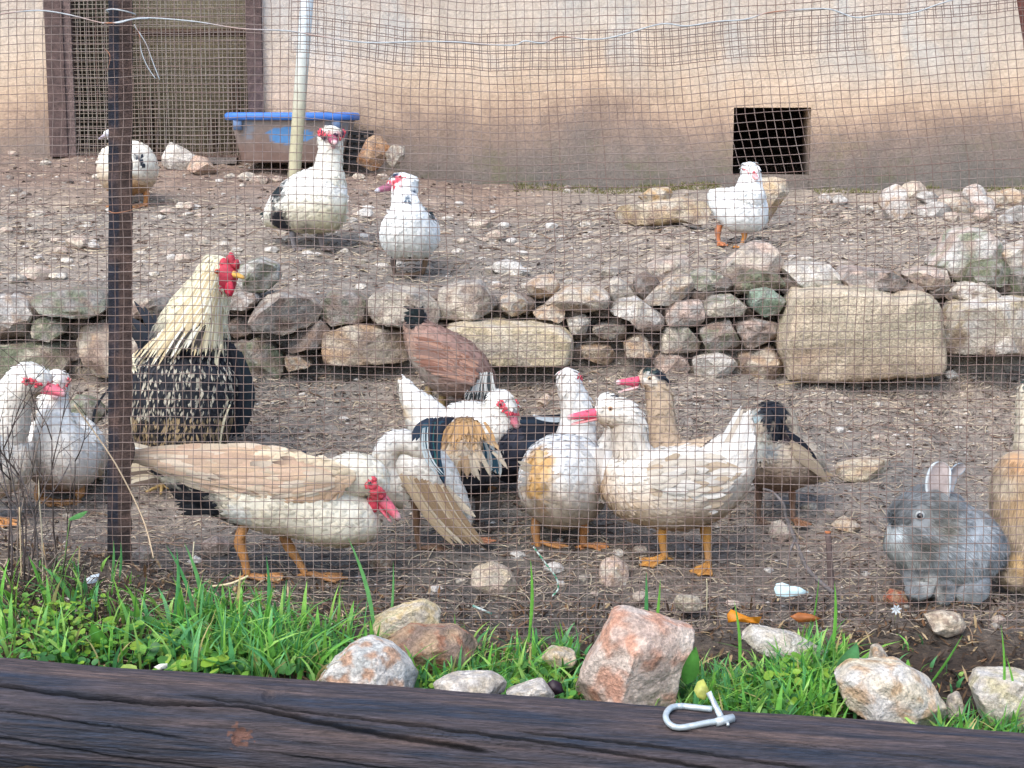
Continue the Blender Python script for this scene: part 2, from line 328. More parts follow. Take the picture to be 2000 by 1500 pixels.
# ------------------------------------------------------------------ stones
def ray_poly(poly, cx, cy, th):
    dx, dy = math.cos(th), math.sin(th); best = 0
    for i in range(len(poly)):
        x1, y1 = poly[i]; x2, y2 = poly[(i + 1) % len(poly)]
        x1 -= cx; x2 -= cx; y1 -= cy; y2 -= cy; ex, ey = x2 - x1, y2 - y1; den = dx * ey - dy * ex
        if abs(den) < 1e-9: continue
        t = (x1 * ey - y1 * ex) / den; s = (x1 * dy - y1 * dx) / den
        if t > 0 and -1e-6 <= s <= 1 + 1e-6: best = max(best, t)
    return best
CR, OR_, GRY, MOS, WHT, PNK, BRN = c(208, 196, 176), c(190, 160, 130), c(164, 158, 150), c(128, 132, 108), c(220, 214, 204), c(204, 180, 164), c(146, 126, 112)
def stone(outline, Y, depth, cols, parent=None, name='stone', nt_=40, np_=18, box=.5, nf=14, rough=.05, seed=None, label=None, cat=None, group=None, back=None):
    """outline in pixels gives the silhouette at distance Y; depth is the half thickness in metres"""
    seed = rnd.random() * 100 if seed is None else seed
    pl = [(P(u, v, Y)[0], P(u, v, Y)[2]) for u, v in outline]
    A = 0; cx = cy = 0
    for i in range(len(pl)):
        x1, y1 = pl[i]; x2, y2 = pl[(i + 1) % len(pl)]; k_ = x1 * y2 - x2 * y1; A += k_; cx += (x1 + x2) * k_; cy += (y1 + y2) * k_
    cx /= 3 * A; cy /= 3 * A; rr_ = [ray_poly(pl, cx, cy, 2 * math.pi * k / nt_) or .02 for k in range(nt_)]
    rr_ = [.1 * rr_[k - 1] + .84 * rr_[k] + .1 * rr_[(k + 1) % nt_] for k in range(nt_)]
    size = sum(rr_) / nt_; V = []; V.append(Vector((cx, Y - depth, cy)))
    for i in range(1, np_):
        ph = -math.pi / 2 + math.pi * i / np_; f = max(.02, math.cos(ph)) ** box; g = math.copysign(abs(math.sin(ph)) ** .8, ph)
        for k in range(nt_): th = 2 * math.pi * k / nt_; V.append(Vector((cx + math.cos(th) * rr_[k] * f, Y + g * depth, cy + math.sin(th) * rr_[k] * f)))
    V.append(Vector((cx, Y + depth, cy)))
    cen = Vector((cx, Y, cy)); rl = random.Random(int(seed * 1000)); planes = []
    for _ in range(nf):
        d = Vector((rl.uniform(-1, 1), rl.uniform(-1.6, .1), rl.uniform(-.9, 1))).normalized()
        ext = max((p - cen).dot(d) for p in V); planes.append((d, ext * rl.uniform(.55, .85) if d[1] < -.5 else ext * rl.uniform(.78, .95)))
    cols_ = []
    for i, p in enumerate(V):
        q = p - cen
        for d, h in planes:
            e = q.dot(d)
            if e > h: q = q - d * (e - h)
        nn = Vector(q) * (2.2 / size) + Vector((seed, seed * .7, 0))
        dsp = fbm(nn, 4) * rough * size + abs(noise.noise(nn * 3.1)) * rough * size * .7
        q = q + q.normalized() * dsp if q.length > 0 else q
        V[i] = cen + q
        t1 = noise.noise(nn * .8 + Vector((9, 0, 0))) * 1.6 + .5; t2 = noise.noise(nn * 1.1 + Vector((0, 9, 0))) + .35 * noise.noise(nn * 3.3)
        cc = mixc(cols[0], cols[1 % len(cols)], t1)
        if len(cols) > 2 and t2 > .0: cc = mixc(cc, cols[2], min(.75, t2 * 2.2))
        if len(cols) > 3:  # moss or soil sits low
            cc = mixc(cc, cols[3], min(1, max(0, -q[2] / size * 1.2 - .1 + t2)))
        cols_.append(mulc(cc, .92 + .25 * noise.noise(nn * 4)))
    F = []
    for k in range(nt_): F.append((0, 1 + k, 1 + (k + 1) % nt_))
    for i in range(np_ - 2):
        for k in range(nt_): a0 = 1 + i * nt_; F.append((a0 + k, a0 + nt_ + k, a0 + nt_ + (k + 1) % nt_, a0 + (k + 1) % nt_))
    e0 = 1 + (np_ - 2) * nt_; last = len(V) - 1
    for k in range(nt_): F.append((e0 + k, last, e0 + (k + 1) % nt_))
    m = MB(); m.add(V, F, cols_)
    if parent is not None: o = m.build(name, M_stone, parent)
    else: o = m.build(name, M_stone, None, loc=cen - Vector((0, 0, size)))
    o.data.set_sharp_from_angle(angle=math.radians(24))
    return tag(o, label, cat, group)

rw = empty('retaining_wall', (0, 5.5, gz(0, 5.4)), 'low dry stone retaining wall of uneven limestone blocks across the pen', 'wall')
RS = [  # outline, colours
 ([(-40,582),(20,576),(56,588),(68,611),(54,655),(-40,660)], (WHT,GRY,OR_,BRN), 0),
 ([(70,592),(91,569),(140,563),(206,570),(214,604),(182,616),(133,616),(80,609)], (GRY,MOS,BRN), 0),
 ([(68,625),(105,616),(132,623),(132,646),(105,664),(72,655)], (GRY,MOS,CR), 0),
 ([(-40,668),(120,672),(139,692),(132,725),(95,745),(-40,745)], (BRN,MOS,CR,BRN), 0),
 ([(157,637),(210,630),(262,643),(284,646),(286,695),(262,725),(196,729),(158,702)], (CR,BRN,OR_), 0),
 ([(259,576),(335,578),(340,613),(310,620),(250,616)], (GRY,BRN,CR), 0),
 ([(465,551),(469,520),(508,504),(542,518),(545,545),(520,568),(483,568)], (MOS,WHT,GRY), -.03),
 ([(444,580),(469,569),(500,572),(508,586),(490,602),(446,602)], (GRY,BRN,WHT), 0),
 ([(488,617),(516,580),(560,569),(609,581),(629,600),(618,629),(560,648),(504,641)], (GRY,BRN,CR), -.04),
 ([(462,674),(504,662),(535,672),(558,698),(555,732),(507,739),(478,723)], (MOS,BRN,GRY), 0),
 ([(558,695),(588,693),(611,712),(565,722)], (OR_,CR), -.05),
 ([(581,648),(630,620),(653,630),(632,676),(563,680)], (BRN,GRY,BRN), 0),
 ([(628,592),(648,570),(690,569),(722,588),(724,622),(650,632),(628,617)], (GRY,BRN,MOS), 0),
 ([(725,580),(755,560),(825,570),(859,597),(858,627),(790,634),(737,627),(723,607)], (GRY,CR,BRN), -.03),
 ([(858,567),(895,553),(940,549),(960,576),(960,604),(930,620),(858,620)], (CR,GRY,BRN), 0),
 ([(640,637),(685,627),(783,644),(797,702),(640,706),(635,670)], (CR,OR_,BRN), 0),
 ([(872,637),(909,625),(993,628),(1087,633),(1115,653),(1110,704),(1017,706),(960,704),(905,690)], (c(212,196,162),CR,c(204,184,148)), -.03),
 ([(979,580),(1000,570),(1030,586),(1030,607),(1000,616),(979,600)], (CR,GRY,OR_), 0),
 ([(1026,558),(1052,539),(1082,539),(1093,558),(1077,578),(1042,582)], (CR,OR_,PNK), .05),
 ([(1066,592),(1105,563),(1154,556),(1188,572),(1188,595),(1140,606),(1080,600)], (CR,OR_,WHT,BRN), 0),
 ([(1040,609),(1087,588),(1103,604),(1100,623),(1052,620)], (CR,OR_,BRN), 0),
 ([(1190,553),(1203,541),(1224,553),(1243,582),(1194,585)], (GRY,CR), .03),
 ([(1187,609),(1210,585),(1245,581),(1296,618),(1292,641),(1245,641),(1224,620)], (WHT,GRY,CR,BRN), 0),
 ([(1106,621),(1140,612),(1152,625),(1142,652),(1113,648)], (WHT,CR,GRY), 0),
 ([(1152,641),(1175,630),(1219,633),(1226,658),(1203,662),(1173,658)], (BRN,GRY,CR), 0),
 ([(1134,674),(1189,672),(1202,691),(1187,711),(1138,697)], (CR,OR_,BRN), 0),
 ([(1218,667),(1252,651),(1278,677),(1272,693),(1222,693)], (OR_,CR,BRN), -.03),
 ([(1263,520),(1300,504),(1342,501),(1350,530),(1330,547),(1268,547)], (CR,PNK,GRY), .08),
 ([(1250,592),(1280,560),(1315,538),(1347,538),(1352,560),(1330,582),(1300,592)], (GRY,CR,OR_), 0),
 ([(1347,534),(1380,525),(1410,537),(1410,560),(1370,567),(1350,558)], (GRY,MOS,CR), 0),
 ([(1412,520),(1447,483),(1489,469),(1512,485),(1528,520),(1500,545),(1450,560),(1414,545)], (CR,PNK,GRY), .04),
 ([(1434,553),(1468,528),(1529,535),(1529,557),(1475,572),(1440,568)], (c(104,96,78),MOS,BRN), -.05),
 ([(1522,526),(1545,514),(1617,516),(1638,541),(1631,562),(1552,562),(1538,541)], (WHT,CR,GRY,MOS), 0),
 ([(1634,530),(1657,522),(1734,528),(1771,552),(1765,566),(1702,562),(1645,556)], (GRY,PNK,c(120,105,96)), 0),
 ([(1763,534),(1797,523),(1841,525),(1848,552),(1841,564),(1790,562)], (CR,PNK,GRY,BRN), 0),
 ([(1818,516),(1846,485),(1860,455),(1888,447),(1918,451),(1953,481),(1950,516),(1912,532),(1874,547),(1844,543)], (PNK,WHT,c(140,150,118),MOS), .02),
 ([(1882,550),(1893,513),(1947,504),(1967,525),(1957,554),(1902,560)], (c(110,110,84),MOS,GRY), -.04),
 ([(1948,490),(2040,463),(2040,522),(1990,532),(1958,517)], (WHT,CR,OR_), .02),
 ([(1930,547),(1975,523),(2040,523),(2040,572),(1960,577)], (MOS,GRY,c(96,96,78)), 0),
 ([(1854,567),(1874,553),(1909,549),(1953,576),(1937,585),(1865,582)], (CR,WHT,BRN), -.03),
 ([(1368,602),(1387,578),(1426,574),(1456,597),(1445,613),(1378,615)], (GRY,CR,MOS), 0),
 ([(1459,562),(1496,556),(1536,590),(1519,609),(1489,616),(1462,597)], (c(128,142,118),c(150,168,150),GRY), -.02),
 ([(1300,590),(1366,584),(1375,614),(1362,634),(1300,632)], (GRY,PNK,BRN), 0),
 ([(1283,657),(1300,638),(1335,628),(1365,667),(1362,683),(1288,686)], (GRY,CR,MOS,BRN), 0),
 ([(1361,639),(1419,619),(1445,670),(1377,690)], (BRN,GRY,MOS), 0),
 ([(1428,628),(1468,618),(1519,630),(1512,656),(1454,679),(1447,662)], (GRY,BRN,PNK), 0),
 ([(1273,702),(1290,686),(1335,688),(1344,715),(1337,729),(1283,726)], (BRN,PNK,GRY), 0),
 ([(1349,697),(1415,683),(1438,709),(1417,728),(1360,741)], (WHT,WHT,CR), -.02),
 ([(1441,690),(1503,672),(1533,723),(1489,742),(1445,732)], (CR,BRN,OR_), 0),
 ([(1541,580),(1560,568),(1632,561),(1702,569),(1741,578),(1797,570),(1820,588),(1826,660),(1824,724),(1632,734),(1534,731),(1520,667),(1535,618)], (c(216,200,174),c(198,180,154),c(176,170,146),c(190,164,138)), -.04),
 ([(1823,620),(1853,613),(1848,639),(1835,678),(1821,669)], (CR,BRN), 0),
 ([(1865,587),(1920,581),(2050,585),(2050,684),(1890,684),(1836,688),(1848,640)], (WHT,CR,c(180,160,120),BRN), -.05),
]
for i, (ol, cl, dy) in enumerate(RS):
    wpx = max(p[0] for p in ol) - min(p[0] for p in ol); mv = sum(p[1] for p in ol) / len(ol)
    yy = 5.47 + dy + (max(0, 600 - mv) / 100) * .12
    big = wpx > 150
    stone(ol, yy, min(.16, .05 + wpx * .0008), cl, rw, 'stone', nt_=72 if big else 48, np_=30 if big else 22, box=(.09 if wpx > 230 else .15) if big else .22, nf=0 if wpx > 230 else (6 if big else 9), rough=.06 if wpx > 230 else .045 if big else .065)
fill = [((640,690),70,35,BRN),((1640,760),0,0,None)]
# packing stones behind and between the blocks
for u in range(-20, 2040, 46):
    for vv in ((600, 640, 690) if u < 1250 else (560, 610, 660, 700)):
        uu = u + rnd.uniform(-14, 14); v_ = vv + rnd.uniform(-10, 10); s_ = rnd.uniform(20, 32)
        ol = [(uu + s_ * rnd.uniform(.8, 1.2) * math.cos(t_), v_ + s_ * .75 * rnd.uniform(.8, 1.2) * math.sin(t_)) for t_ in np.linspace(0, 5.6, 7)]
        stone(ol, 5.53, .09, (mulc(BRN, .8), mulc(GRY, .75), mulc(BRN, .6)), rw, 'packing_stone', nt_=18, np_=9, nf=7, box=.3)

def loose(ol, cl, label, depth=.05, group=None, Y=None, dY=0, **k):
    vb = max(p[1] for p in ol); ub = sum(p[0] for p in ol) / len(ol)
    y = Y if Y else G(ub, vb - 2)[1] + depth * .5
    return stone(ol, y + dY, depth, cl, None, 'rock', label=label, cat='rock', group=group, **k)
hi = dict(nt_=84, np_=44)
# rocks on the near side, between the fence and the log
loose([(612,1345),(650,1295),(690,1262),(725,1253),(765,1265),(800,1298),(815,1325),(808,1352)], (c(205,205,198), WHT, c(190,140,100)), 'grey white rock with an orange broken face, touching the log left of centre', .09, Y=3.3, box=.6, **hi)
loose([(728,1213),(760,1196),(825,1176),(858,1193),(856,1230),(800,1262),(745,1262)], (c(222,205,165), CR, c(205,180,130)), 'pale yellow rock lying behind the wedge of brown rock', .07, Y=3.62, **hi)
loose([(742,1262),(800,1226),(890,1228),(946,1262),(918,1285),(890,1308),(800,1310),(760,1290)], (c(186,158,130), BRN, c(176,120,92)), 'wedge shaped brown rock with sharp right tip in the grass', .07, Y=3.48, **hi)
loose([(1128,1352),(1150,1290),(1175,1255),(1198,1202),(1215,1195),(1290,1212),(1352,1232),(1345,1275),(1322,1315),(1308,1385),(1200,1380),(1135,1372)], (c(224,206,190), PNK, c(208,150,120)), 'largest near rock, tall pink and white block standing in the grass', .1, Y=3.32, box=.42, nf=8, rough=.04, **hi)
loose([(1636,1325),(1668,1300),(1755,1297),(1815,1330),(1838,1372),(1850,1412),(1790,1416),(1700,1404),(1655,1375)], (c(228,214,188), WHT, c(206,168,126)), 'rounded cream rock with bright top beside the log on the right', .1, Y=3.3, box=.55, **hi)
loose([(1900,1345),(1915,1318),(1990,1318),(2060,1335),(2070,1405),(1990,1412),(1925,1405)], (WHT, CR, c(200,190,150)), 'pale rock cut by the right edge of the view, grass in front', .09, Y=3.32, **hi)
loose([(1440,1236),(1470,1224),(1560,1243),(1618,1278),(1612,1305),(1540,1300),(1470,1262)], (WHT, CR, c(190,180,160)), 'long flat pale slab slanting through the grass right of centre', .05, Y=3.58, **hi)
loose([(845,1340),(885,1322),(960,1320),(990,1335),(985,1362),(850,1352)], (WHT, CR, GRY), 'flat white stone against the back of the log', .06, Y=3.22)
loose([(978,1358),(1030,1340),(1060,1332),(1084,1362),(1030,1372)], (WHT, CR, GRY), 'small rounded white stone at the log beside the tall pink block', .05, Y=3.22)
loose([(1698,1296),(1704,1263),(1720,1260),(1744,1298),(1720,1310)], (CR, OR_, GRY), 'small upright triangular stone behind the rounded cream rock', .03, Y=3.5)
loose([(1848,1400),(1855,1362),(1875,1352),(1884,1400)], (GRY, CR), 'small grey stone between the two right hand near rocks', .03, Y=3.35)
loose([(1058,1285),(1075,1266),(1120,1272),(1128,1298),(1080,1300)], (c(215,190,150), CR), 'cream stone half hidden by clover left of the tall pink block', .04, Y=3.52)
# rocks just inside the fence
loose([(918,1150),(925,1115),(960,1100),(995,1115),(1015,1155),(1008,1168),(965,1168)], (c(218,200,170), CR, PNK), 'cream rock near the fence below the standing ducks', .06)
loose([(1168,1138),(1175,1100),(1200,1088),(1226,1105),(1228,1138),(1200,1144)], (CR, PNK, OR_), 'upright pinkish stone by the feet of the open billed white duck', .05)
loose([(714,1092),(735,1086),(765,1084),(768,1105),(748,1118),(730,1112)], (OR_, BRN, CR), 'reddish brown stone in front of the head lowered drake', .035)
loose([(1632,910),(1700,893),(1750,902),(1725,925),(1690,940),(1640,936)], (c(214,198,168), CR, OR_), 'flat pale rock on the mud left above the grey rabbit', .06)
loose([(1498,1055),(1508,1022),(1530,1018),(1552,1040),(1548,1060)], (CR, PNK), 'stone behind the forked stick', .04)
loose([(1622,1028),(1650,1008),(1688,1032),(1680,1042)], (CR, OR_), 'small wedge of cream stone left of the grey rabbit', .035)
loose([(1804,1205),(1840,1196),(1880,1202),(1888,1230),(1850,1242),(1815,1232)], (c(205,186,160), CR, BRN), 'buff stone at the foot of the fence below the grey rabbit', .04, Y=3.78)
loose([(1312,1185),(1325,1162),(1370,1170),(1372,1188),(1340,1194)], (c(220,204,176), CR), 'small cream stone at the fence above the tall pink block', .03, Y=3.9)
loose([(1722,1172),(1740,1152),(1768,1158),(1772,1176),(1745,1182)], (c(190,110,84), OR_), 'terracotta coloured stone by the front paws of the grey rabbit', .03)
loose([(395,1060),(420,1048),(448,1062),(446,1085),(410,1088)], (c(200,182,166), PNK, BRN), 'round stone under the belly of the head lowered drake', .04)
loose([(255,1085),(275,1068),(295,1078),(292,1094)], (CR, PNK), 'stone just right of the foot of the rusty post', .03, Y=3.95)
loose([(1050,782),(1068,768),(1082,780),(1075,796),(1055,794)], (CR, PNK, OR_), 'lone pinkish stone behind the duck with the raised neck', .03)
loose([(1840,728),(1860,722),(1875,734),(1870,742),(1848,740)], (WHT, WHT), 'small white stone at the foot of the retaining wall on the right', .02)
loose([(133,790),(150,772),(185,778),(208,800),(190,828),(150,822)], (MOS, GRY), 'mossy grey stone behind the white duck beside the post', .06)
# upper terrace
loose([(1193,424),(1215,402),(1262,396),(1330,386),(1392,400),(1398,424),(1380,446),(1330,432),(1280,440),(1205,438)], (c(214,190,150), CR, OR_, BRN), 'long yellow slab lying over a dark hollow on the upper terrace', .1, nf=5, nt_=50, np_=24)
loose([(1238,392),(1270,368),(1308,366),(1318,385),(1290,396)], (c(200,165,120), CR), 'brownish stone resting behind the long yellow slab', .06)
loose([(1455,352),(1480,344),(1532,350),(1542,380),(1525,408),(1500,440),(1470,430)], (c(205,178,140), CR, OR_), 'tawny block right behind the small white duck', .1, Y=6.75)
loose([(1716,395),(1728,372),(1752,360),(1772,375),(1780,412),(1764,432),(1738,430)], (c(210,200,190), WHT, OR_), 'tall pale stone leaning alone on the right of the upper terrace', .09)
loose([(312,320),(328,276),(350,286),(384,306),(372,334),(330,330)], (WHT, c(225,215,200)), 'pointed white stone in front of the screened doorway', .08)
loose([(362,330),(380,304),(402,308),(424,335),(400,345)], (c(205,170,145), PNK, CR), 'pinkish stone right of the pointed white stone at the doorway', .07)
loose([(696,316),(708,290),(724,262),(745,270),(764,292),(748,318),(733,334),(712,326)], (c(190,140,100), OR_, BRN), 'tall orange brown rock right of the plastic tub', .1, Y=8.1)
loose([(752,300),(768,282),(790,286),(790,308),(772,330),(758,322)], (CR, GRY, BRN), 'weathered buff rock leaning by the tall orange brown one', .07, Y=8.05)
RG = [(1785,372,28),(1812,386,22),(1830,410,30),(1858,395,26),(1880,405,24),(1905,378,26),(1918,400,28),(1945,392,24),(1978,388,30),(1990,420,30),(1965,430,16),(1800,415,20),(1860,425,18),(1925,420,24),(1640,392,16),(1610,388,14),(1340,378,10)]
def rpoly(u, v, s, asp=.75, n_=8, sd=None):
    return [(u + s * rnd.uniform(.75, 1.15) * math.cos(t_), v + s * asp * rnd.uniform(.75, 1.15) * math.sin(t_)) for t_ in np.linspace(0, 2 * math.pi * (n_ - 1) / n_, n_)]
def gstone(u, v, s, cl, asp=.7):
    g_ = G(u, v + s * asp * .7); sc = g_[1] / FPX
    stone(rpoly(u, v, s, asp), g_[1] + .3 * s * sc, s * sc * .8, cl, ground, 'stone', nt_=18, np_=10, nf=8, rough=.06)
for u, v, s in RG: gstone(u, v, s, rnd.choice([(CR, PNK), (WHT, GRY), (OR_, CR), (CR, GRY, OR_), (PNK, WHT)]))
SP_ = [(70,535,34),(30,545,22),(112,540,20),(150,475,28),(180,480,16),(120,490,18),(60,450,14),(12,450,16),(355,505,20),(300,536,14),(515,522,0),(400,475,14),(990,522,30),(1015,530,20),(960,528,16),(1190,532,24),(940,440,24),(965,460,18),(905,470,14),(1000,470,12),(985,440,14),(670,818,10),(720,820,8),(600,895,14),(1100,765,10),(510,352,22),(480,345,18),(540,350,16),(560,362,14),(450,345,12),(190,345,12),(25,300,12),(155,302,8),(88,318,12),(745,345,14),(700,345,14),(1650,780,12),(1715,790,10),(1800,775,8),(1880,770,8),(1640,840,12),(1720,855,14),(1590,770,8),(1250,1075,18),(1210,1080,14),(1330,1040,0),(1080,1110,22),(1140,1130,14),(1010,1085,18),(590,770,8),(640,905,8),(1580,990,18),(1620,1000,14),(1660,905,0),(1560,1070,14),(850,1150,14),(900,1135,12),(700,1130,10),(130,1010,12),(40,1000,10),(1250,1165,20),(1430,1180,16),(1900,1180,10),(1950,1210,16),(1690,1120,10),(1160,1160,10),(1960,1010,0)]
for u, v, s in SP_:
    if s: gstone(u, v, s, rnd.choice([(CR, PNK), (WHT, CR), (WHT, WHT), (CR, GRY), (PNK, CR)]), .5)
for _ in range(85):
    gstone(rnd.uniform(-10, 1180), rnd.uniform(400, 560), rnd.uniform(6, 16), rnd.choice([(WHT, CR), (WHT, WHT), (CR, PNK), (CR, WHT)]), rnd.uniform(.25, .5))
for _ in range(170):
    u = rnd.uniform(-20, 2020); v = rnd.choice([rnd.uniform(400, 560), rnd.uniform(330, 420) if u < 1150 else rnd.uniform(400, 500), rnd.uniform(760, 1000), rnd.uniform(1000, 1230)])
    gstone(u, v, rnd.choice([rnd.uniform(5, 11), rnd.uniform(8, 18)]) * (.75 if v > 700 else 1), rnd.choice([(CR, PNK), (WHT, CR), (WHT, WHT), (CR, GRY), (BRN, GRY)]), rnd.uniform(.3, .6))

# ------------------------------------------------------------------ gravel, clods, litter
def frame_samples(nn):
    out = []
    for _ in range(nn):
        v = rnd.choices([rnd.uniform(310, 400), rnd.uniform(400, 590), rnd.uniform(725, 900), rnd.uniform(900, 1230)], [1.2, 3, 3, 3.2])[0]
        u = rnd.uniform(-60, 2060)
        if v < 400 and u > 1100: v = rnd.uniform(385, 480)
        out.append((u, v))
    return out
VT = {}
def Gfast(u, v):
    key = (int(u // 40), int(v // 4))
    if key not in VT: VT[key] = G(key[0] * 40 + 20, key[1] * 4 + 2)[1]
    y = VT[key] + rnd.uniform(-.05, .05); x = (u - 1000) / FPX * y
    return Vector((x, y, gz(x, y)))
octa = [(1,0,0),(-1,0,0),(0,1,0),(0,-1,0),(0,0,1),(0,0,-1)]; octf = [(0,2,4),(2,1,4),(1,3,4),(3,0,4),(2,0,5),(1,2,5),(3,1,5),(0,3,5)]
mb = MB()
for u, v in frame_samples(15000):
    p = Gfast(u, v); sc = p[1] / FPX; s_ = rnd.choice([1.3, 1.6, 2, 2.6, 3.4, 5]) * sc; a_ = rnd.uniform(0, 6.3); ca_, sa_ = math.cos(a_), math.sin(a_)
    vs_ = []
    for o_ in octa:
        x, y, z_ = [o_[i] * s_ * rnd.uniform(.6, 1.2) * (1.5, 1, .6)[i] for i in range(3)]
        vs_.append((p[0] + x * ca_ - y * sa_, p[1] + x * sa_ + y * ca_, p[2] + z_ + s_ * .2))
    q = rnd.random(); cc = rnd.choice([c(210,200,182), c(196,178,158), c(222,216,206), c(188,164,142), c(172,162,150)]) if (q < (.66 if v < 700 else .5)) else rnd.choice([c(95,80,70), c(120,100,88), c(78,66,58)])
    if v > 900 and rnd.random() < .4: cc = mulc(cc, .7)
    mb.add(vs_, octf, mulc(cc, rnd.uniform(.7, 1.1)))
tag(mb.build('gravel', M_stone, None, smooth=False), kind='stuff')
mb = MB()
for u, v in frame_samples(36000):
    if v < 400 and rnd.random() < .6: continue
    if rnd.random() > (.25 + .75 * max(0, min(1, fbm((u / 200, v / 60, 3), 2) + .6))) : continue
    p = Gfast(u, v); sc = p[1] / FPX; L = rnd.uniform(6, 26) * sc * (1.3 if rnd.random() < .1 else 1); a_ = rnd.gauss(0, .5) + (math.pi / 2 if rnd.random() < .15 else 0)
    d = Vector((math.cos(a_), math.sin(a_), 0)); e = Vector((-d[1], d[0], 0)); wv = rnd.uniform(.6, 1.5) * sc; bend = rnd.uniform(-.3, .3) * L
    zt = [gz(p[0] + d[0] * L * t_, p[1] + d[1] * L * t_) for t_ in (0, .5, 1)]
    lift = rnd.choice([.002, .004, .008])
    vs_ = []
    for t_, zz_ in zip((0, .5, 1), zt):
        q = p + d * L * t_ + e * bend * (t_ * (1 - t_) * 4); q[2] = zz_ + lift * (1 + t_ * rnd.random())
        vs_ += [q + e * wv * .5 - Vector((0, 0, wv * .4)), q + Vector((0, 0, wv * .5)), q - e * wv * .5 - Vector((0, 0, wv * .4))]
    cc = rnd.choices([c(176,160,138), c(150,138,124), c(96,84,76), c(66,58,54), c(196,182,158), c(130,104,88)], [3, 4.2, 2.6, 3.4, 1.8, .8])[0]
    mb.add(vs_, [(0, 1, 4, 3), (1, 2, 5, 4), (3, 4, 7, 6), (4, 5, 8, 7)], mulc(cc, rnd.uniform(.75, 1.1)))
for _ in range(1500):
    u = rnd.uniform(-40, 2040); v = rnd.uniform(1010, 1235) if rnd.random() < .7 else rnd.choice([rnd.uniform(400, 580), rnd.uniform(740, 1000)]); p = Gfast(u, v); sc = p[1] / FPX; L = rnd.uniform(18, 60) * sc; a_ = rnd.uniform(0, 6.28); k_ = rnd.uniform(-2.2, 2.2); q = Vector(p); pts_ = []
    for i_ in range(6): pts_.append(Vector((q[0], q[1], gz(q[0], q[1]) + .004 + .006 * math.sin(i_ * .6)))); q = q + Vector((math.cos(a_), math.sin(a_), 0)) * L / 5; a_ += k_ / 5
    tube(mb, pts_, rnd.uniform(.5, 1.3) * sc, mulc(rnd.choice([c(172,156,134), c(150,128,106), c(104,84,70), c(190,176,150), c(128,108,94)]), rnd.uniform(.8, 1.1)), 4, False)
tag(mb.build('straw_litter', M_litter, None), kind='stuff')
# humus, twigs and dead stems on the near bank
mb = MB()
for _ in range(5200):
    u = rnd.uniform(-60, 2060); y = rnd.uniform(3.3, 4.0); x = (u - 1000) / FPX * y; p = Vector((x, y, gz(x, y)))
    L = rnd.uniform(.008, .045); d = Vector((rnd.uniform(-1, 1), rnd.uniform(-1, 1), rnd.uniform(-.15, .5))).normalized(); e = d.cross(Vector((0, 0, 1))).normalized(); wv = rnd.uniform(.0008, .003)
    p[2] += rnd.uniform(0, .012); m_ = p + d * L * .5 + Vector((0, 0, rnd.uniform(-.002, .006))); q = p + d * L
    cc = rnd.choices([c(52,42,34), c(92,74,56), c(150,130,98), c(110,82,58), c(178,158,124)], [4, 3, 1.4, 2, .7])[0]
    mb.add([p - e * wv, p + e * wv, m_ + e * wv * 1.5, m_ - e * wv * 1.5, q], [(0, 1, 2, 3), (3, 2, 4)], cc)
tag(mb.build('leaf_litter', M_litter, None), kind='stuff')
# ------------------------------------------------------------------ log in front
M_log = attr_mat('creosoted_log', .62, .35, 120, .6, 1.4, 1, 420, .004, fine=(700, .6, 1.4), stretch=(.06, 1, 1), dist=.1)
A_, B_ = P(-160, 1275 + 121, 3.02), P(2200, 1441 + 132, 2.86); RL = .118
ax = (B_ - A_); LL = ax.length; ax.normalize(); ey = ax.cross(Vector((0, 0, 1))).normalized(); ez = ey.cross(ax)
if ez[2] < 0: ez = -ez
# move the axis so that the silhouette top runs along the seen edge
def logcen(t): return A_ + ax * LL * t
cracks = []
cl_ = random.Random(5)
def crk(pts, w_, d_): cracks.append((np.array([p[0] for p in pts], float), np.array([p[1] for p in pts], float), w_ * .5, d_))
# (u, fraction of visible drop below top edge 0..1)
crk([(-100, .33), (0, .30), (200, .36), (330, .38), (500, .33), (700, .46), (820, .52), (1000, .58)], .055, .016)
crk([(380, .28), (520, .30), (640, .36), (850, .40), (1050, .46), (1250, .52), (1500, .62), (1700, .66)], .035, .010)
crk([(-100, .52), (100, .55), (300, .62), (430, .66)], .02, .007)
crk([(-100, .74), (100, .78), (300, .86), (420, .88), (700, .95)], .025, .008)
crk([(600, .72), (800, .78), (1000, .82), (1200, .92)], .02, .007)
crk([(1030, .38), (1200, .42), (1300, .44), (1500, .5), (1750, .56)], .03, .009)
crk([(1300, .66), (1500, .72), (1800, .86)], .022, .007)
crk([(1250, .24), (1500, .30), (1800, .36), (2100, .42)], .012, .004)
crk([(0, 1.1), (400, 1.14), (900, 1.2), (1600, 1.1), (2100, 1.2)], .02, .006)
for _ in range(18):
    u0 = cl_.uniform(-150, 1900); f0 = cl_.uniform(.15, 1.3); l0 = cl_.uniform(120, 500)
    crk([(u0, f0), (u0 + l0 * .5, f0 + l0 * .00012 + cl_.uniform(-.01, .01)), (u0 + l0, f0 + l0 * .00028)], cl_.uniform(.006, .013), cl_.uniform(.002, .005))
nL, nR = 900, 250; THS = list(np.linspace(-.35, 2.75, 215)) + list(np.linspace(2.8, 2 * math.pi - .4, 35)); mb = MB(); V = []; Cc = []; Fs = []
us = np.linspace(-160, 2200, nL)
NBL, NBR, NRD = c(34, 42, 56), c(56, 51, 54), c(84, 70, 66)
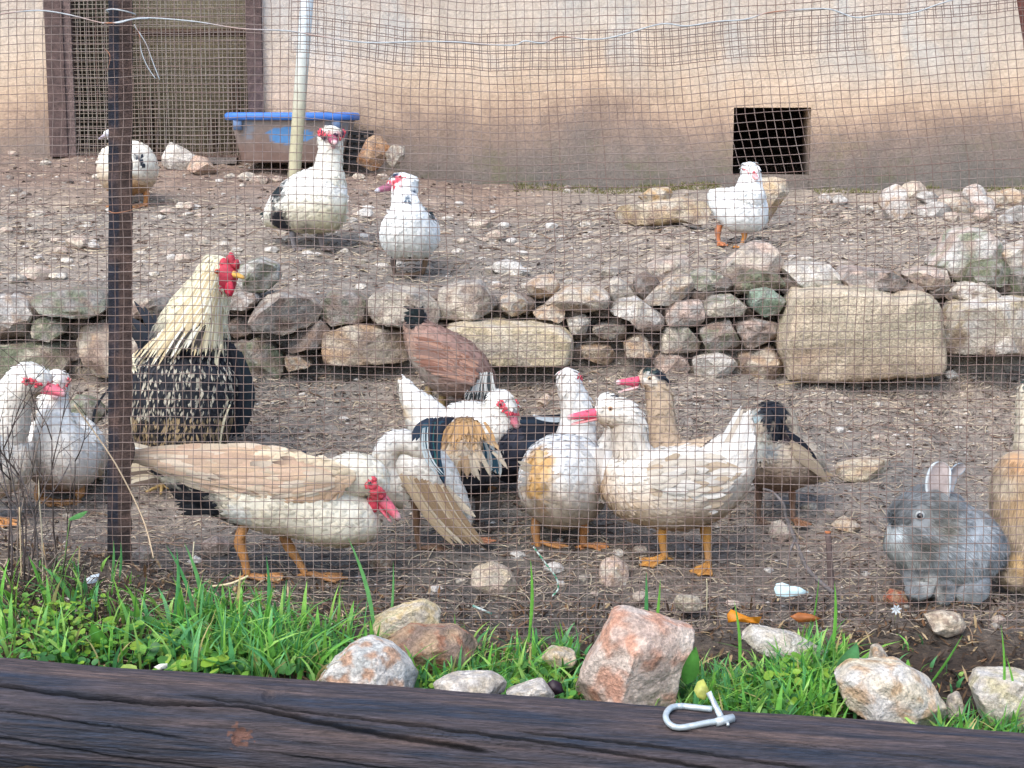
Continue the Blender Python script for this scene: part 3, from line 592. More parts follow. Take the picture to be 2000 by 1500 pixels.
for i in range(nL):
    t = i / (nL - 1); cen = logcen(t); u = us[i]; cr_ = []
    for cu, cf, w_, d_ in cracks:
        if cu[0] - 1 <= u <= cu[-1] + 1:
            e_ = min(1, (u - cu[0]) / 40 + .02, (cu[-1] - u) / 40 + .02); cr_.append((np.interp(u, cu, cf) + .012 * noise.noise((u * .02, w_ * 300, 0)) + .006 * noise.noise((u * .09, w_ * 300, 4)), w_ * max(.15, e_), d_ * max(0, e_)))
    for k in range(nR):
        th = THS[k]   # angle from top, towards the camera
        f = th / 1.9
        r = RL * (1 + .02 * noise.noise((t * 9, math.cos(th), math.sin(th))))
        g1 = noise.noise((u * .006, math.cos(th) * 13, math.sin(th) * 13)); g2 = noise.noise((u * .010, math.cos(th) * 40, math.sin(th) * 40)); g4 = noise.noise((u * .02, math.cos(th) * 95, math.sin(th) * 95)); r += .0022 * g1 + .0016 * g2 + .001 * g4
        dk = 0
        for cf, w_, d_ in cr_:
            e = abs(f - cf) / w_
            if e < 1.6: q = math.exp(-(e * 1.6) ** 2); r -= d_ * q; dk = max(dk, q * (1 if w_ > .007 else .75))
        for ku, kf, kr in ((555, .21, 22), (515, .62, 26)):
            e = math.hypot((u - ku) / kr, (f - kf) / (kr / 190))
            if e < 1.4: r -= .006 * math.exp(-(e * 1.5) ** 2) - .002 * math.cos(e * 9) * math.exp(-e * e)
        V.append(cen + ez * math.cos(th) * r - ey * math.sin(th) * r * (1 if ey[1] > 0 else -1))
        g3 = noise.noise((u * .002, math.cos(th) * 5, math.sin(th) * 5 + 3)) + .5 * g1
        cc = mixc(NBL, NRD, .36 + g3 * 1.0 + (.34 if f < .15 else 0)); cc = mulc(mixc(cc, NBR, .3 + g2), 1 + .45 * g4)
        if math.hypot((u - 515) / 30, (f - .60) / .09) + .9 * noise.noise((u * .09, f * 26, 0)) < .75: cc = mixc(cc, c(104, 70, 54), .7)
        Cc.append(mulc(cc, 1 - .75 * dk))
for i in range(nL - 1):
    for k in range(nR): Fs.append((i * nR + k, i * nR + (k + 1) % nR, (i + 1) * nR + (k + 1) % nR, (i + 1) * nR + k))
Fs.append(tuple(range(nR))); Fs.append(tuple((nL - 1) * nR + k for k in range(nR))[::-1])
mb.add(V, Fs, Cc); log = mb.build('log', M_log, None, loc=logcen(.5) - Vector((0, 0, RL)))
tag(log, 'long dark cracked wooden log lying across the foreground', 'log')
def ontop(u, off=0):   # point on the log's top skin
    t = (u + 160) / 2360; return logcen(t) + ez * (RL + off)
# shackle on the log
p0 = P(1365, 1400, 2.84); sh = empty('shackle', p0 - Vector((0, 0, .02)), 'galvanised steel bow shackle with its pin hanging over the edge of the log', 'shackle')
def SH(u, v, d=0):
    best = None
    for yy_ in np.arange(2.66, 3.12, .003):
        p_ = P(u, v, yy_); q_ = p_ - A_; ds = (q_ - ax * q_.dot(ax)).length
        if best is None or ds < best[0]: best = (ds, p_)
        if ds < RL + .0085: return p_
    return best[1]
mb = MB(); pth = [(1390,1385,.0),(1360,1382,.004),(1330,1379,.006),(1312,1382,.008),(1302,1392,.01),(1301,1404,.012),(1310,1416,.014),(1326,1421,.014),(1350,1418,.012),(1380,1412,.01),(1408,1408,.01)]
pp = catmull([(q[0], q[1], q[2]) for q in pth], 5); tube(mb, [SH(*q) for q in pp], .0058, c(176, 186, 188), 12); mb.build('bow', M_metal, sh)
mb = MB(); tube(mb, [SH(1384,1352,.004), SH(1396,1376,.006), SH(1408,1400,.008)], .006, c(180, 190, 192), 12); mb.build('pin', M_metal, sh)
mb = MB(); tube(mb, [SH(1398,1411,.008), SH(1412,1407,.012), SH(1432,1402,.012)], [.0078, .0085, .0078], c(184, 192, 194), 12); tube(mb, [SH(1421,1410,.012), SH(1422,1417,.012)], .003, c(170,178,180), 8); mb.build('nut', M_metal, sh)

# ------------------------------------------------------------------ fence
YF = 3.84
fence = empty('wire_mesh_fence', P(230, 1085, YF), 'rusty square wire mesh fence in front of the animal pen', 'fence')
SU = ([-200, 0, 300, 600, 780, 950, 1300, 1650, 2000, 2200], [0, 0, -5, -6, 14, 26, 16, -8, -34, -44])
def lat(u, v):
    A = min(1.15, max(0, (760 - v) / 560)); du = np.interp(u, [0, 900, 1450, 2000], [0, 0, 1, .75]) * np.interp(v, [-150, 0, 100, 220, 340, 480, 700, 1250], [-36, -30, -26, -14, 12, 20, 12, 0])
    dv = np.interp(u, *SU) * A
    n1 = noise.noise((u / 140, v / 140, 1)); n2 = noise.noise((u / 140, v / 140, 7)); n3 = noise.noise((u / 45, v / 45, 3)); n4 = noise.noise((u / 45, v / 45, 9))
    return u + du + 5 * n1 + 1.6 * n3, v + dv + 4 * n2 + 1.6 * n4
def wiremesh(u0, u1, v0, v1, pu, pv, Y, off, rad, top=None, bot=None):
    mb = MB(); nu = int((u1 - u0) / pu) + 1; nv = int((v1 - v0) / pv) + 1; N = {}
    for i in range(nu):
        for j in range(nv):
            u, v = u0 + i * pu + off, v0 + j * pv + off * .6; a_, b_ = lat(u, v)
            yb = Y + .012 * noise.noise((u / 260, v / 260, 11))
            N[i, j] = P(a_, b_, yb)
    def ok(i, j):
        u, v = u0 + i * pu, v0 + j * pv
        return (top is None or v >= top(u)) and (bot is None or v <= bot(u))
    for i in range(nu):
        js = [j for j in range(nv) if ok(i, j)]
        if len(js) < 2: continue
        cc = mixc(c(118, 94, 84), c(138, 124, 116), rnd.random())
        tube(mb, [N[i, j] for j in js], rad * rnd.uniform(.9, 1.1), cc, 4, False)
    for j in range(nv):
        is_ = [i for i in range(nu) if ok(i, j)]
        if len(is_) < 2: continue
        cc = mixc(c(118, 94, 84), c(138, 124, 116), rnd.random())
        run = []
        for i in is_:
            if run and i != run[-1] + 1: tube(mb, [N[q, j] + Vector((0, -.0012, 0)) for q in run], rad, cc, 4, False); run = []
            run.append(i)
        if len(run) > 1: tube(mb, [N[q, j] + Vector((0, -.0012, 0)) for q in run], rad, cc, 4, False)
    return mb
botv = lambda u: np.interp(u, [0, 230, 500, 800, 1000, 2000], [1120, 1120, 1170, 1205, 1235, 1245]) + 14
tag(wiremesh(-120, 2120, -160, 1262, 17.1, 16.5, YF, 0, .0009, top=lambda u: -200 if u < 640 else 22, bot=botv).build('wire_mesh', M_wire, fence), kind='stuff')
tag(wiremesh(560, 2120, -160, 118, 17.1, 16.5, YF - .012, 8.5, .0009, top=None, bot=lambda u: 112 if u < 1720 else 60).build('upper_wire_mesh', M_wire, fence), kind='stuff')
# angle iron post
mb = MB(); V = []; Fs = []; Cc = []; prof = [(-21, .045), (-22, 0), (-20, -.004), (-1, -.0115), (3, -.012), (24, -.004), (25, 0), (4, .002), (-17, .008)]
nP = 150
for i in range(nP):
    v = -170 + (1100 + 170) * i / (nP - 1); cu = 233.5 - 2 * (v > 900) + 1.5 * noise.noise((v / 120, 0, 0))
    for k, (du, dy) in enumerate(prof):
        jag = (3.2 * noise.noise((v / 26, 3, 0)) + 1.6 * noise.noise((v / 9, 8, 0)) + (6 * math.exp(-((v - 880) / 18) ** 2)) - 3 * math.exp(-((v - 820) / 22) ** 2)) if k in (5, 6) else .8 * noise.noise((v / 20, k, 5))
        p = P(cu + du + jag, v, YF + .022); V.append(p + Vector((0, dy, 0)))
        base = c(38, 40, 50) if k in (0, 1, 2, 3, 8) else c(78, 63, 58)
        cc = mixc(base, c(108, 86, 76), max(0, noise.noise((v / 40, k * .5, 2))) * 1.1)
        if v > 1040: cc = mixc(cc, c(40, 36, 36), .7)
        Cc.append(cc)
m_ = len(prof)
for i in range(nP - 1):
    for k in range(m_): Fs.append((i * m_ + k, i * m_ + (k + 1) % m_, (i + 1) * m_ + (k + 1) % m_, (i + 1) * m_ + k))
Fs.append(tuple(range(m_))[::-1]); Fs.append(tuple((nP - 1) * m_ + k for k in range(m_))); mb.add(V, Fs, Cc)
tag(mb.build('post', M_rust, fence, smooth=False), 'dark rusty angle iron post')
mb = MB(); tube(mb, [P(1992 + t * 62, -80 + t * 400, YF + .03) for t in np.linspace(0, 1, 12)], .021, c(132, 84, 74), 10); tag(mb.build('post', M_rust, fence), 'leaning reddish brown post at the top right corner')
def wirepx(name, pts, r_, col, parent, Y=YF - .018, lab=None, per=5):
    mb = MB(); q = catmull([(p[0], p[1], (p[2] if len(p) > 2 else 0)) for p in pts], per); n_ = len(q)
    cols = [mixc(col, c(150, 100, 70), max(0, noise.noise((i_ * .11, len(pts), 0)) * 2.2)) for i_ in range(n_)]
    tube(mb, [P(a_[0], a_[1], Y + a_[2]) for a_ in q], r_, cols, 6); o = mb.build(name, M_wire, parent); return tag(o, lab)
LW = c(168, 174, 176)
wirepx('lacing_wire', [(-60,40),(0,28),(60,21),(95,22),(140,30),(200,45),(225,44,-.02),(255,38,-.02),(290,35),(380,42),(470,56),(560,60),(620,70),(700,82),(760,83),(820,81),(890,82),(950,87),(1005,88),(1025,80),(1060,84),(1095,72),(1150,77),(1200,72),(1290,47),(1340,51),(1400,42),(1455,38),(1500,25),(1560,19),(1620,18),(1670,34),(1720,28),(1780,26),(1840,6),(1900,-8),(2060,-20)], .0016, LW, fence)
wirepx('tie_wire', [(212,24,.01),(208,20,-.02),(222,18,-.035),(245,22,-.035),(264,28,-.01),(262,30,.03)], .0017, LW, fence)
wirepx('tie_wire', [(200,45,.0),(215,45,-.03),(235,44,-.035),(258,38,-.03),(290,36,-.005)], .0017, LW, fence)
wirepx('tie_wire', [(262,48),(272,66),(276,100),(288,130),(304,154)], .0012, LW, fence); wirepx('tie_wire', [(264,52),(285,85),(298,120),(312,156)], .0012, LW, fence)
wirepx('tie_wire', [(212,412,-.03),(225,416,-.035),(250,412,-.034),(272,405),(290,398)], .0011, c(140,100,76), fence)
wirepx('tie_wire', [(200,92,.02),(215,110,-.03),(205,150,-.03),(190,170),(200,190)], .0008, c(90,80,76), fence)

# ------------------------------------------------------------------ pole, tub, crate
g0 = G(572, 352); g0[1] = min(g0[1], 7.9); pole = MB(); q = [P(574 + (607 - 574) * t, 350 - 450 * t, g0[1]) for t in np.linspace(-.05, 1.2, 14)]
tube(pole, q, .031, [mixc(c(176, 170, 140), c(205, 216, 220), (i_ - 3) / 5) for i_ in range(14)], 20)
tag(pole.build('plastic_pole', M_plastic, None, loc=g0), 'leaning white plastic pipe standing before the blue rimmed tub', 'pole')
tb = empty('plastic_tub', P(563, 318, 8.15), 'mud coated plastic tub with blue rim standing at the coop wall', 'tub')
def rrect(cx, cy, hx, hy, rr, z, n_=8):
    out = []
    for qx, qy, a0 in ((1, 1, 0), (-1, 1, 90), (-1, -1, 180), (1, -1, 270)):
        for k in range(n_): a_ = math.radians(a0 + 90 * k / (n_ - 1)); out.append(Vector((cx + qx * (hx - rr) + rr * math.cos(a_), cy + qy * (hy - rr) + rr * math.sin(a_), z)))
    return out
def ring_loft(mbb, rings, cols):
    n_ = len(rings[0]); V = [p for r in rings for p in r]; F = [(i * n_ + k, i * n_ + (k + 1) % n_, (i + 1) * n_ + (k + 1) % n_, (i + 1) * n_ + k) for i in range(len(rings) - 1) for k in range(n_)]
    F.append(tuple(range(n_))[::-1]); F.append(tuple((len(rings) - 1) * n_ + k for k in range(n_))); mbb.add(V, F, cols if isinstance(cols, list) else [cols] * len(V))
YT = 8.15; pt = P(563, 226, YT); pb = P(563, 318, YT); sc = YT / FPX
rings = []; cols = []; nr = 26
for i in range(nr):
    t = i / (nr - 1); z_ = pb[2] + (pt[2] - pb[2]) * t; hx = (98 + 20 * t) * sc; hy = (62 + 14 * t) * sc
    rg = rrect(pt[0], YT + .2, hx, hy, .07, z_); rings.append(rg)
    for p in rg:
        uv_ = (p[0] - pt[0]) / sc; nn_ = noise.noise((p[0] * 9, p[1] * 9, p[2] * 14)) + .5 * noise.noise((p[0] * 25, p[1] * 25, p[2] * 30))
        cc = mixc(c(142, 130, 122), c(118, 96, 86), 1.25 - t * 1.6 + nn_ * .5)
        e = math.hypot((uv_ + 0) / 55, (t - .6) / .27); 
        if e + nn_ * .5 < .85 and uv_ > -60: cc = c(84, 130, 178)
        elif abs(uv_) > 85 and t > .6 and nn_ > .1: cc = mixc(cc, c(110, 130, 150), .5)
        cols.append(cc)
def densify(rg, k=4):
    out = []
    for i in range(len(rg)):
        a_, b_ = rg[i], rg[(i + 1) % len(rg)]; nseg = max(1, int((b_ - a_).length / .02))
        for s_ in range(nseg): out.append(a_.lerp(b_, s_ / nseg))
    return out
dn = densify(rings[-1]); 
# rebuild with dense rings so the stains have edges
src = rings[-1]; ratio = []
rings2 = []; cols2 = []
base_n = None
for i in range(nr):
    t = i / (nr - 1); z_ = pb[2] + (pt[2] - pb[2]) * t; hx = (98 + 20 * t) * sc; hy = (62 + 14 * t) * sc; rg = []
    cor = rrect(pt[0], YT + .2, hx, hy, .07, z_)
    for k in range(len(cor)):
        a_, b_ = cor[k], cor[(k + 1) % len(cor)]; nseg = 24 if (k % 8 == 7) else 1
        for s_ in range(nseg): rg.append(a_.lerp(b_, s_ / nseg))
    rings2.append(rg)
    for p in rg:
        uv_ = (p[0] - pt[0]) / sc; nn_ = noise.noise((p[0] * 9, p[1] * 9, p[2] * 14)) + .5 * noise.noise((p[0] * 25, p[1] * 25, p[2] * 30))
        cc = mixc(c(142, 130, 122), c(118, 96, 86), 1.25 - t * 1.6 + nn_ * .5)
        if math.hypot((uv_ + 5) / 52, (t - .6) / .2) + nn_ * .6 < .9: cc = c(84, 134, 184)
        elif abs(uv_) > 70 and t > .5 and nn_ > 0: cc = mixc(cc, c(120, 138, 156), .5)
        cols2.append(cc)
mb = MB(); ring_loft(mb, rings2, cols2); mb.build('body', M_plastic, tb)
mb = MB(); BL = c(62, 116, 196); hx, hy = 118 * sc, 78 * sc; zt_ = pt[2]
ring_loft(mb, [rrect(pt[0], YT + .2, hx + .012, hy + .012, .08, zt_ - .022), rrect(pt[0], YT + .2, hx + .02, hy + .02, .08, zt_ - .018), rrect(pt[0], YT + .2, hx + .022, hy + .022, .08, zt_ + .006), rrect(pt[0], YT + .2, hx + .012, hy + .012, .08, zt_ + .016), rrect(pt[0], YT + .2, hx - .02, hy - .02, .07, zt_ + .012)], BL); mb.build('rim', M_plastic, tb)
for uo in (-98, 92):
    mb = MB(); x_ = pt[0] + uo * sc; mb.box((x_ - .02, YT + .2 - hy - .012, zt_ - .07), (x_ + .02, YT + .2 - hy + .012, zt_ - .022), c(96, 118, 150)); mb.build('clip', M_plastic, tb)
kr = empty('plastic_crate', P(690, 325, 8.3), 'small black slatted plastic crate behind the tub and the orange brown rock', 'crate')
mb = MB(); a_ = P(676, 322, 8.28); b_ = P(722, 256, 8.28); K = c(38, 36, 38)
for z_ in np.linspace(a_[2], b_[2] - .02, 5):
    m2 = MB(); m2.box((a_[0], 8.28, z_), (b_[0], 8.3, z_ + .022), K); m2.box((a_[0], 8.5, z_), (b_[0], 8.52, z_ + .022), K); m2.box((a_[0] - .012, 8.292, z_), (a_[0] - .001, 8.51, z_ + .022), K); m2.build('slat', M_plastic, kr, smooth=False)
for x_ in np.linspace(a_[0], b_[0], 4):
    m2 = MB(); m2.box((x_ - .008, 8.303, a_[2]), (x_ + .008, 8.315, b_[2] + .002), K); m2.build('upright', M_plastic, kr, smooth=False)

# ------------------------------------------------------------------ sticks, scraps
def stick(name, pts, r0, r1, col, label, cat, mat=M_wood, Y=None, per=6):
    q = catmull([(p[0], p[1], p[2]) for p in pts], per); n_ = len(q); mb = MB(); rs = [r0 + (r1 - r0) * i_ / (n_ - 1) for i_ in range(n_)]
    tube(mb, [P(a_[0], a_[1], a_[2]) for a_ in q], rs, [mulc(col, 1 + .25 * noise.noise((i_ * .4, 0, r0 * 999))) for i_ in range(n_)], 8)
    return mb
m1 = stick('s', [(1628,1158,3.9),(1600,1135,3.92),(1575,1108,3.94),(1555,1060,3.96),(1535,1010,3.98),(1530,985,3.98),(1510,962,4.0),(1490,955,4.0)], .006, .003, c(112,106,104), '', '')
m2 = stick('s', [(1552,1055,3.96),(1542,1080,3.95),(1538,1110,3.94)], .004, .002, c(112,106,104), '', ''); m1.add(m2.v, m2.f, m2.c)
tag(m1.build('forked_stick', M_wood, None, loc=P(1620,1155,3.9)), 'thin grey forked stick rising behind the fence left of the rabbit', 'stick')
m1 = stick('s', [(1626,1162,3.92),(1622,1120,3.93),(1620,1080,3.93),(1617,1042,3.94)], .009, .0075, c(100,86,82), '', ''); pz = P(1617,1041,3.94)
tube(m1, [pz, pz + Vector((0, 0, .004))], .0078, c(190,120,80), 8)
tag(m1.build('stake', M_wood, None, loc=P(1626,1162,3.92)), 'short upright cut stake with an orange top beside the forked stick', 'stake')
m1 = MB(); q = catmull([(1042,1068,3.93),(1052,1082,3.93),(1068,1104,3.93),(1086,1128,3.93),(1090,1150,3.93),(1078,1165,3.93)], 5)
tube(m1, [P(*a_) for a_ in q], .0022, [c(60,150,110) if (i_ // 2) % 2 else c(215,225,215) for i_ in range(len(q))], 6)
tag(m1.build('cord', M_plastic, None, loc=P(1085,1160,3.93)), 'short green and white twisted cord hanging low on the fence', 'cord')
m1 = MB(); tube(m1, [P(a_, b_, 3.86) for a_, b_ in [(923,1183),(940,1190),(960,1199)]], .003, [c(90,160,140), c(225,230,225), c(90,160,140)], 6)
tag(m1.build('cord', M_plastic, None, loc=P(960,1199,3.86)), 'tiny scrap of green and white cord at the foot of the fence, centre', 'cord')
def scrap(name, ol, Y, col, label, cat, mat, curl=.006, lean=.02):
    n_ = len(ol); cu = sum(p[0] for p in ol) / n_; cv = sum(p[1] for p in ol) / n_; mb = MB(); V = [P(cu, cv, Y) + Vector((0, -curl, 0))]; vb = max(p[1] for p in ol)
    for sft in (.55, 1.0):
        for i_, (u, v) in enumerate(ol):
            uu, v2 = cu + (u - cu) * sft, cv + (v - cv) * sft; y_ = Y + lean * (vb - v2) / 30 + curl * noise.noise((u / 9, v / 9, 2)) * 2 * sft; V.append(P(uu, v2, y_))
    F = [(0, 1 + i_, 1 + (i_ + 1) % n_) for i_ in range(n_)] + [(1 + i_, 1 + n_ + i_, 1 + n_ + (i_ + 1) % n_, 1 + (i_ + 1) % n_) for i_ in range(n_)]
    m_ = len(V); V += [p + Vector((0, .0015, 0)) for p in V]; F += [tuple(x + m_ for x in f[::-1]) for f in F] + [(1 + n_ + i_, 1 + n_ + i_ + m_, 1 + n_ + (i_ + 1) % n_ + m_, 1 + n_ + (i_ + 1) % n_) for i_ in range(n_)]
    cols = [mulc(col, 1 + .3 * noise.noise(p * 60)) for p in V]; mb.add(V, F, cols); return tag(mb.build(name, mat, None, loc=P(cu, vb, Y)), label, cat)
scrap('plastic_scrap', [(1512,1150),(1516,1140),(1528,1138),(1545,1144),(1562,1147),(1580,1157),(1560,1163),(1535,1166),(1516,1164)], 3.92, c(200,226,228), 'pale bluish white scrap of plastic on the mud behind the fence', 'scrap', M_plastic)
scrap('dry_leaf', [(1420,1200),(1428,1190),(1445,1198),(1465,1206),(1488,1204),(1482,1218),(1460,1216),(1440,1214),(1422,1216)], 3.72, c(214,140,34), 'bright orange fallen leaf just outside the fence', 'leaf', M_leaf)
scrap('dry_leaf', [(1543,1204),(1560,1196),(1585,1200),(1604,1208),(1590,1214),(1560,1216)], 3.7, c(176,108,56), 'dull brown fallen leaf among grass right of the bright orange one', 'leaf', M_leaf)
scrap('leaf', [(1355,1348),(1362,1332),(1374,1326),(1386,1350),(1376,1368),(1362,1362)], 3.08, c(186,190,96), 'yellow green leaf standing behind the shackle', 'leaf', M_leaf)
scrap('plastic_scrap', [(145,1150),(160,1136),(178,1124),(194,1120),(192,1132),(180,1146),(160,1152)], 3.74, c(196,208,214), 'small white scrap on the dark debris left of the post', 'scrap', M_plastic)
scrap('dark_leaf', [(1068,1335),(1080,1327),(1096,1334),(1102,1352),(1085,1358),(1072,1350)], 3.24, c(48,34,44), 'dark purple shrivelled leaf between the white stone and the tall pink block', 'leaf', M_leaf)
scrap('shell_piece', [(300,1303),(312,1297),(327,1296),(326,1306),(310,1308)], 3.16, c(214,214,196), 'small white chip lying on the left part of the log edge', 'scrap', M_plastic)
# small white flower
mb = MB(); fc = P(1750, 1190, 3.82); 
for k in range(7):
    a_ = k * .9 + .2; d = Vector((math.cos(a_), -.2, math.sin(a_))) * .014; e = Vector((-math.sin(a_), 0, math.cos(a_))) * .003
    mb.add([fc, fc + d * .6 + e, fc + d, fc + d * .6 - e], [(0, 1, 2, 3)], c(225, 232, 235))
tube(mb, [fc, fc + Vector((0, .005, -.02)), Vector((fc[0], fc[1] + .01, gz(fc[0], fc[1])))], .001, c(160, 165, 120), 5)
tag(mb.build('flower', M_leaf, None, loc=(fc[0], fc[1], gz(fc[0], fc[1]))), 'small white star shaped flower at the fence foot below the rabbit', 'flower')

# ------------------------------------------------------------------ vegetation
def blade3(mb, p, d, L, wv, col, bend, seg=5):
    """grass blade: base p, horizontal lean direction d"""
    side = Vector((-d[1], d[0], 0)); side = (side + Vector((rnd.uniform(-.6, .6), rnd.uniform(-.6, .6), 0))).normalized(); V = []; cols = []
    for i in range(seg + 1):
        t = i / seg; q = p + Vector((0, 0, L * (t - .45 * bend * t * t))) + d * (L * bend * t * t)
        w_ = wv * (1 - t ** 2.2) * (.6 + .8 * min(1, t * 3)); 
        V += [q - side * w_, q + side * w_]; cols += [mixc(mulc(col, .62), col, t * 1.6)] * 2
    mb.add(V, [(2 * i, 2 * i + 1, 2 * i + 3, 2 * i + 2) for i in range(seg)], cols)
GR = [c(96,156,66), c(116,182,74), c(86,152,90), c(136,190,80), c(106,172,102), c(152,194,96)]
mb = MB()
def tuft(u, y, n_, hmin, hmax, wmul=1, spread=.05):
    x = (u - 1000) / FPX * y
    for _ in range(n_):
        a_ = rnd.uniform(0, 6.28); r_ = abs(rnd.gauss(0, spread)); px_, py_ = x + math.cos(a_) * r_, min(3.8, y + math.sin(a_) * r_ * .6); p = Vector((px_, py_, gz(px_, py_) - .004))
        b_ = rnd.uniform(0, 6.28); d = Vector((math.cos(b_), math.sin(b_) * .6, 0)); L = rnd.uniform(hmin, hmax)
        blade3(mb, p, d, L, rnd.choice([rnd.uniform(.0014, .003), rnd.uniform(.003, .006)]) * wmul, mulc(rnd.choice(GR) if rnd.random() > .05 else c(190, 176, 116), rnd.uniform(.75, 1.15)), rnd.uniform(.15, 1.05))
for _ in range(190): 
    u = rnd.gauss(480, 130)
    if 240 < u < 800: tuft(u, rnd.uniform(3.3, 3.66), 5, .05, .17)
for _ in range(38): u = rnd.uniform(-40, 270); tuft(u, rnd.uniform(3.32, 3.68), 6, .05, .15)
for _ in range(80): u = rnd.uniform(800, 1140); tuft(u, rnd.uniform(3.3, 3.66), 8, .04, .12)
for _ in range(150): u = rnd.uniform(1340, 1650); tuft(u, rnd.uniform(3.25, 3.52), 7, .04, .14)
for _ in range(26): u = rnd.uniform(1540, 1680); tuft(u, rnd.uniform(3.45, 3.62), 12, .06, .15, 1.1, .03)
for _ in range(30): u = rnd.uniform(1870, 2040); tuft(u, rnd.uniform(3.12, 3.3), 10, .05, .15, 1.1, .03)
for _ in range(16): u = rnd.uniform(1700, 1900); tuft(u, rnd.uniform(3.35, 3.7), 4, .02, .07)
for u in (830, 990, 1015, 1100, 1270, 1300): tuft(u, rnd.uniform(3.5, 3.7), 7, .05, .12, 1.2, .02)
for _ in range(30): u = rnd.uniform(0, 1100); tuft(u, rnd.uniform(3.6, 3.8), 3, .02, .06)
# individual tall blades seen against the pen
for (u0, v0, u1, v1, y, wv) in [(735,1240,680,1050,3.62,.0048),(755,1180,768,1095,3.7,.003),(330,1250,345,1070,3.6,.0045),(400,1240,360,1060,3.62,.005),(385,1200,325,1065,3.6,.004),(515,1230,520,1085,3.6,.0045),(528,1235,560,1130,3.6,.004),(1030,1200,1036,1090,3.75,.004),(1255,1180,1262,1115,3.7,.005),(1270,1190,1290,1130,3.7,.004),(1440,1330,1433,1170,3.5,.0035),(1620,1260,1630,1135,3.6,.004),(1580,1170,1600,1125,3.72,.002),(90,1150,55,1085,3.6,.005),(150,1190,82,1105,3.6,.006),(60,1310,0,1170,3.5,.005),(135,1015,172,998,3.7,.006),(1950,1400,1955,1220,3.3,.003),(1985,1410,1965,1280,3.3,.0032),(1800,1330,1880,1240,3.5,.003),(215,1085,222,1055,3.75,.003),(230,1090,236,1058,3.75,.003)]:
    a_, b_ = P(u0, v0, y), P(u1, v1, y - .03); d = (b_ - a_); dd = Vector((d[0], d[1], 0)); L = d.length; V = []; cols = []; cc = mulc(rnd.choice(GR[:3] + [c(104, 164, 96)]), 1.05); a_[2] = min(a_[2], gz(a_[0], a_[1])) if u0 != 135 else a_[2]; d = b_ - a_
    sd_ = Vector((d[2], 0, -d[0])).normalized()
    for i in range(9):
        t = i / 8; q = a_ + d * t + Vector((0, 0, -.12 * L * (t * t - t))) + sd_ * (.05 * L * math.sin(t * 3.14)); w_ = wv * (.5 + t * 1.3 if t < .4 else 1.02 * (1 - ((t - .4) / .6) ** 2))
        V += [q - sd_ * w_, q + Vector((0, -.0012, 0)), q + sd_ * w_]; cols += [cc] * 3
    mb.add(V, [f for i in range(8) for f in ((3*i, 3*i+1, 3*i+4, 3*i+3), (3*i+1, 3*i+2, 3*i+5, 3*i+4))], cols)
qs_ = P(136, 1014, 3.7); tube(mb, [Vector((qs_[0] - .03, 3.68, gz(qs_[0] - .03, 3.68) - .01)), Vector((qs_[0] - .012, 3.69, (qs_[2] + gz(qs_[0], 3.68)) / 2)), qs_], .0013, c(120, 150, 90), 5, False)
tag(mb.build('grass', M_leaf, None), kind='stuff')
mb = MB()
def roundleaf(p, r_, nrm, col, ell=1.0, n_=8):
    nrm = nrm.normalized(); a_ = nrm.cross(Vector((0, 0, 1)) if abs(nrm[2]) < .9 else Vector((1, 0, 0))).normalized(); b_ = nrm.cross(a_); ph = rnd.uniform(0, 6.3); A1 = a_ * math.cos(ph) + b_ * math.sin(ph); B1 = nrm.cross(A1)
    V = [p - nrm * r_ * .15]; 
    for k in range(n_): t = 2 * math.pi * k / n_; V.append(p + A1 * math.cos(t) * r_ * ell + B1 * math.sin(t) * r_ * (1 if k % 2 else .92) + nrm * abs(math.sin(t)) * r_ * .12)
    mb.add(V, [(0, 1 + k, 1 + (k + 1) % n_) for k in range(n_)], mulc(col, rnd.uniform(.8, 1.12)))
def herb(u, y, n_, rmin, rmax, cols, h=.05, spread=.045, ell=1.0):
    x = (u - 1000) / FPX * y; z_ = gz(x, y)
    for _ in range(n_):
        p = Vector((x + rnd.gauss(0, spread), min(3.82, y + rnd.gauss(0, spread * .7)), 0)); g_ = gz(p[0], p[1]); p[2] = g_ + rnd.uniform(.15, 1) * h
        nrm = Vector((rnd.uniform(-.5, .5), rnd.uniform(-.9, .1), 1)); col = rnd.choice(cols); roundleaf(p, rnd.uniform(rmin, rmax), nrm, col, ell)
        if rnd.random() < .3: tube(mb, [p, Vector((p[0] * .98 + x * .02, p[1] + .004, g_))], .0008, mulc(col, .8), 3, False)
YG = [c(128,164,52), c(112,158,56), c(146,176,66)]; DG = [c(70,124,50), c(86,142,58), c(60,112,54)]
for _ in range(24): herb(rnd.gauss(100, 50), rnd.uniform(3.34, 3.52), 13, .0035, .0085, YG + [c(96,140,56)], .07)
for _ in range(16): herb(rnd.uniform(-30, 230), rnd.uniform(3.3, 3.42), 10, .005, .010, DG, .05)
for _ in range(20): herb(rnd.uniform(230, 430), rnd.uniform(3.32, 3.5), 9, .006, .014, YG + DG, .05, ell=1.5)
for _ in range(24): herb(rnd.uniform(430, 760), rnd.uniform(3.3, 3.5), 6, .007, .014, DG, .045, ell=1.7)
for _ in range(60): herb(rnd.uniform(900, 1140), rnd.uniform(3.28, 3.5), 9, .005, .011, DG + YG[:1], .04)
for _ in range(10): herb(rnd.uniform(810, 850), rnd.uniform(3.3, 3.4), 6, .005, .009, DG + YG, .05)
for _ in range(90): herb(rnd.uniform(1330, 1640), rnd.uniform(3.2, 3.45), 9, .005, .012, DG + YG[:2], .05, ell=1.2)
for _ in range(16): herb(rnd.uniform(1540, 1690), rnd.uniform(3.4, 3.55), 8, .006, .013, YG + DG, .07, ell=1.3)
for _ in range(16): herb(rnd.uniform(1850, 2050), rnd.uniform(3.2, 3.35), 7, .005, .009, DG, .03)
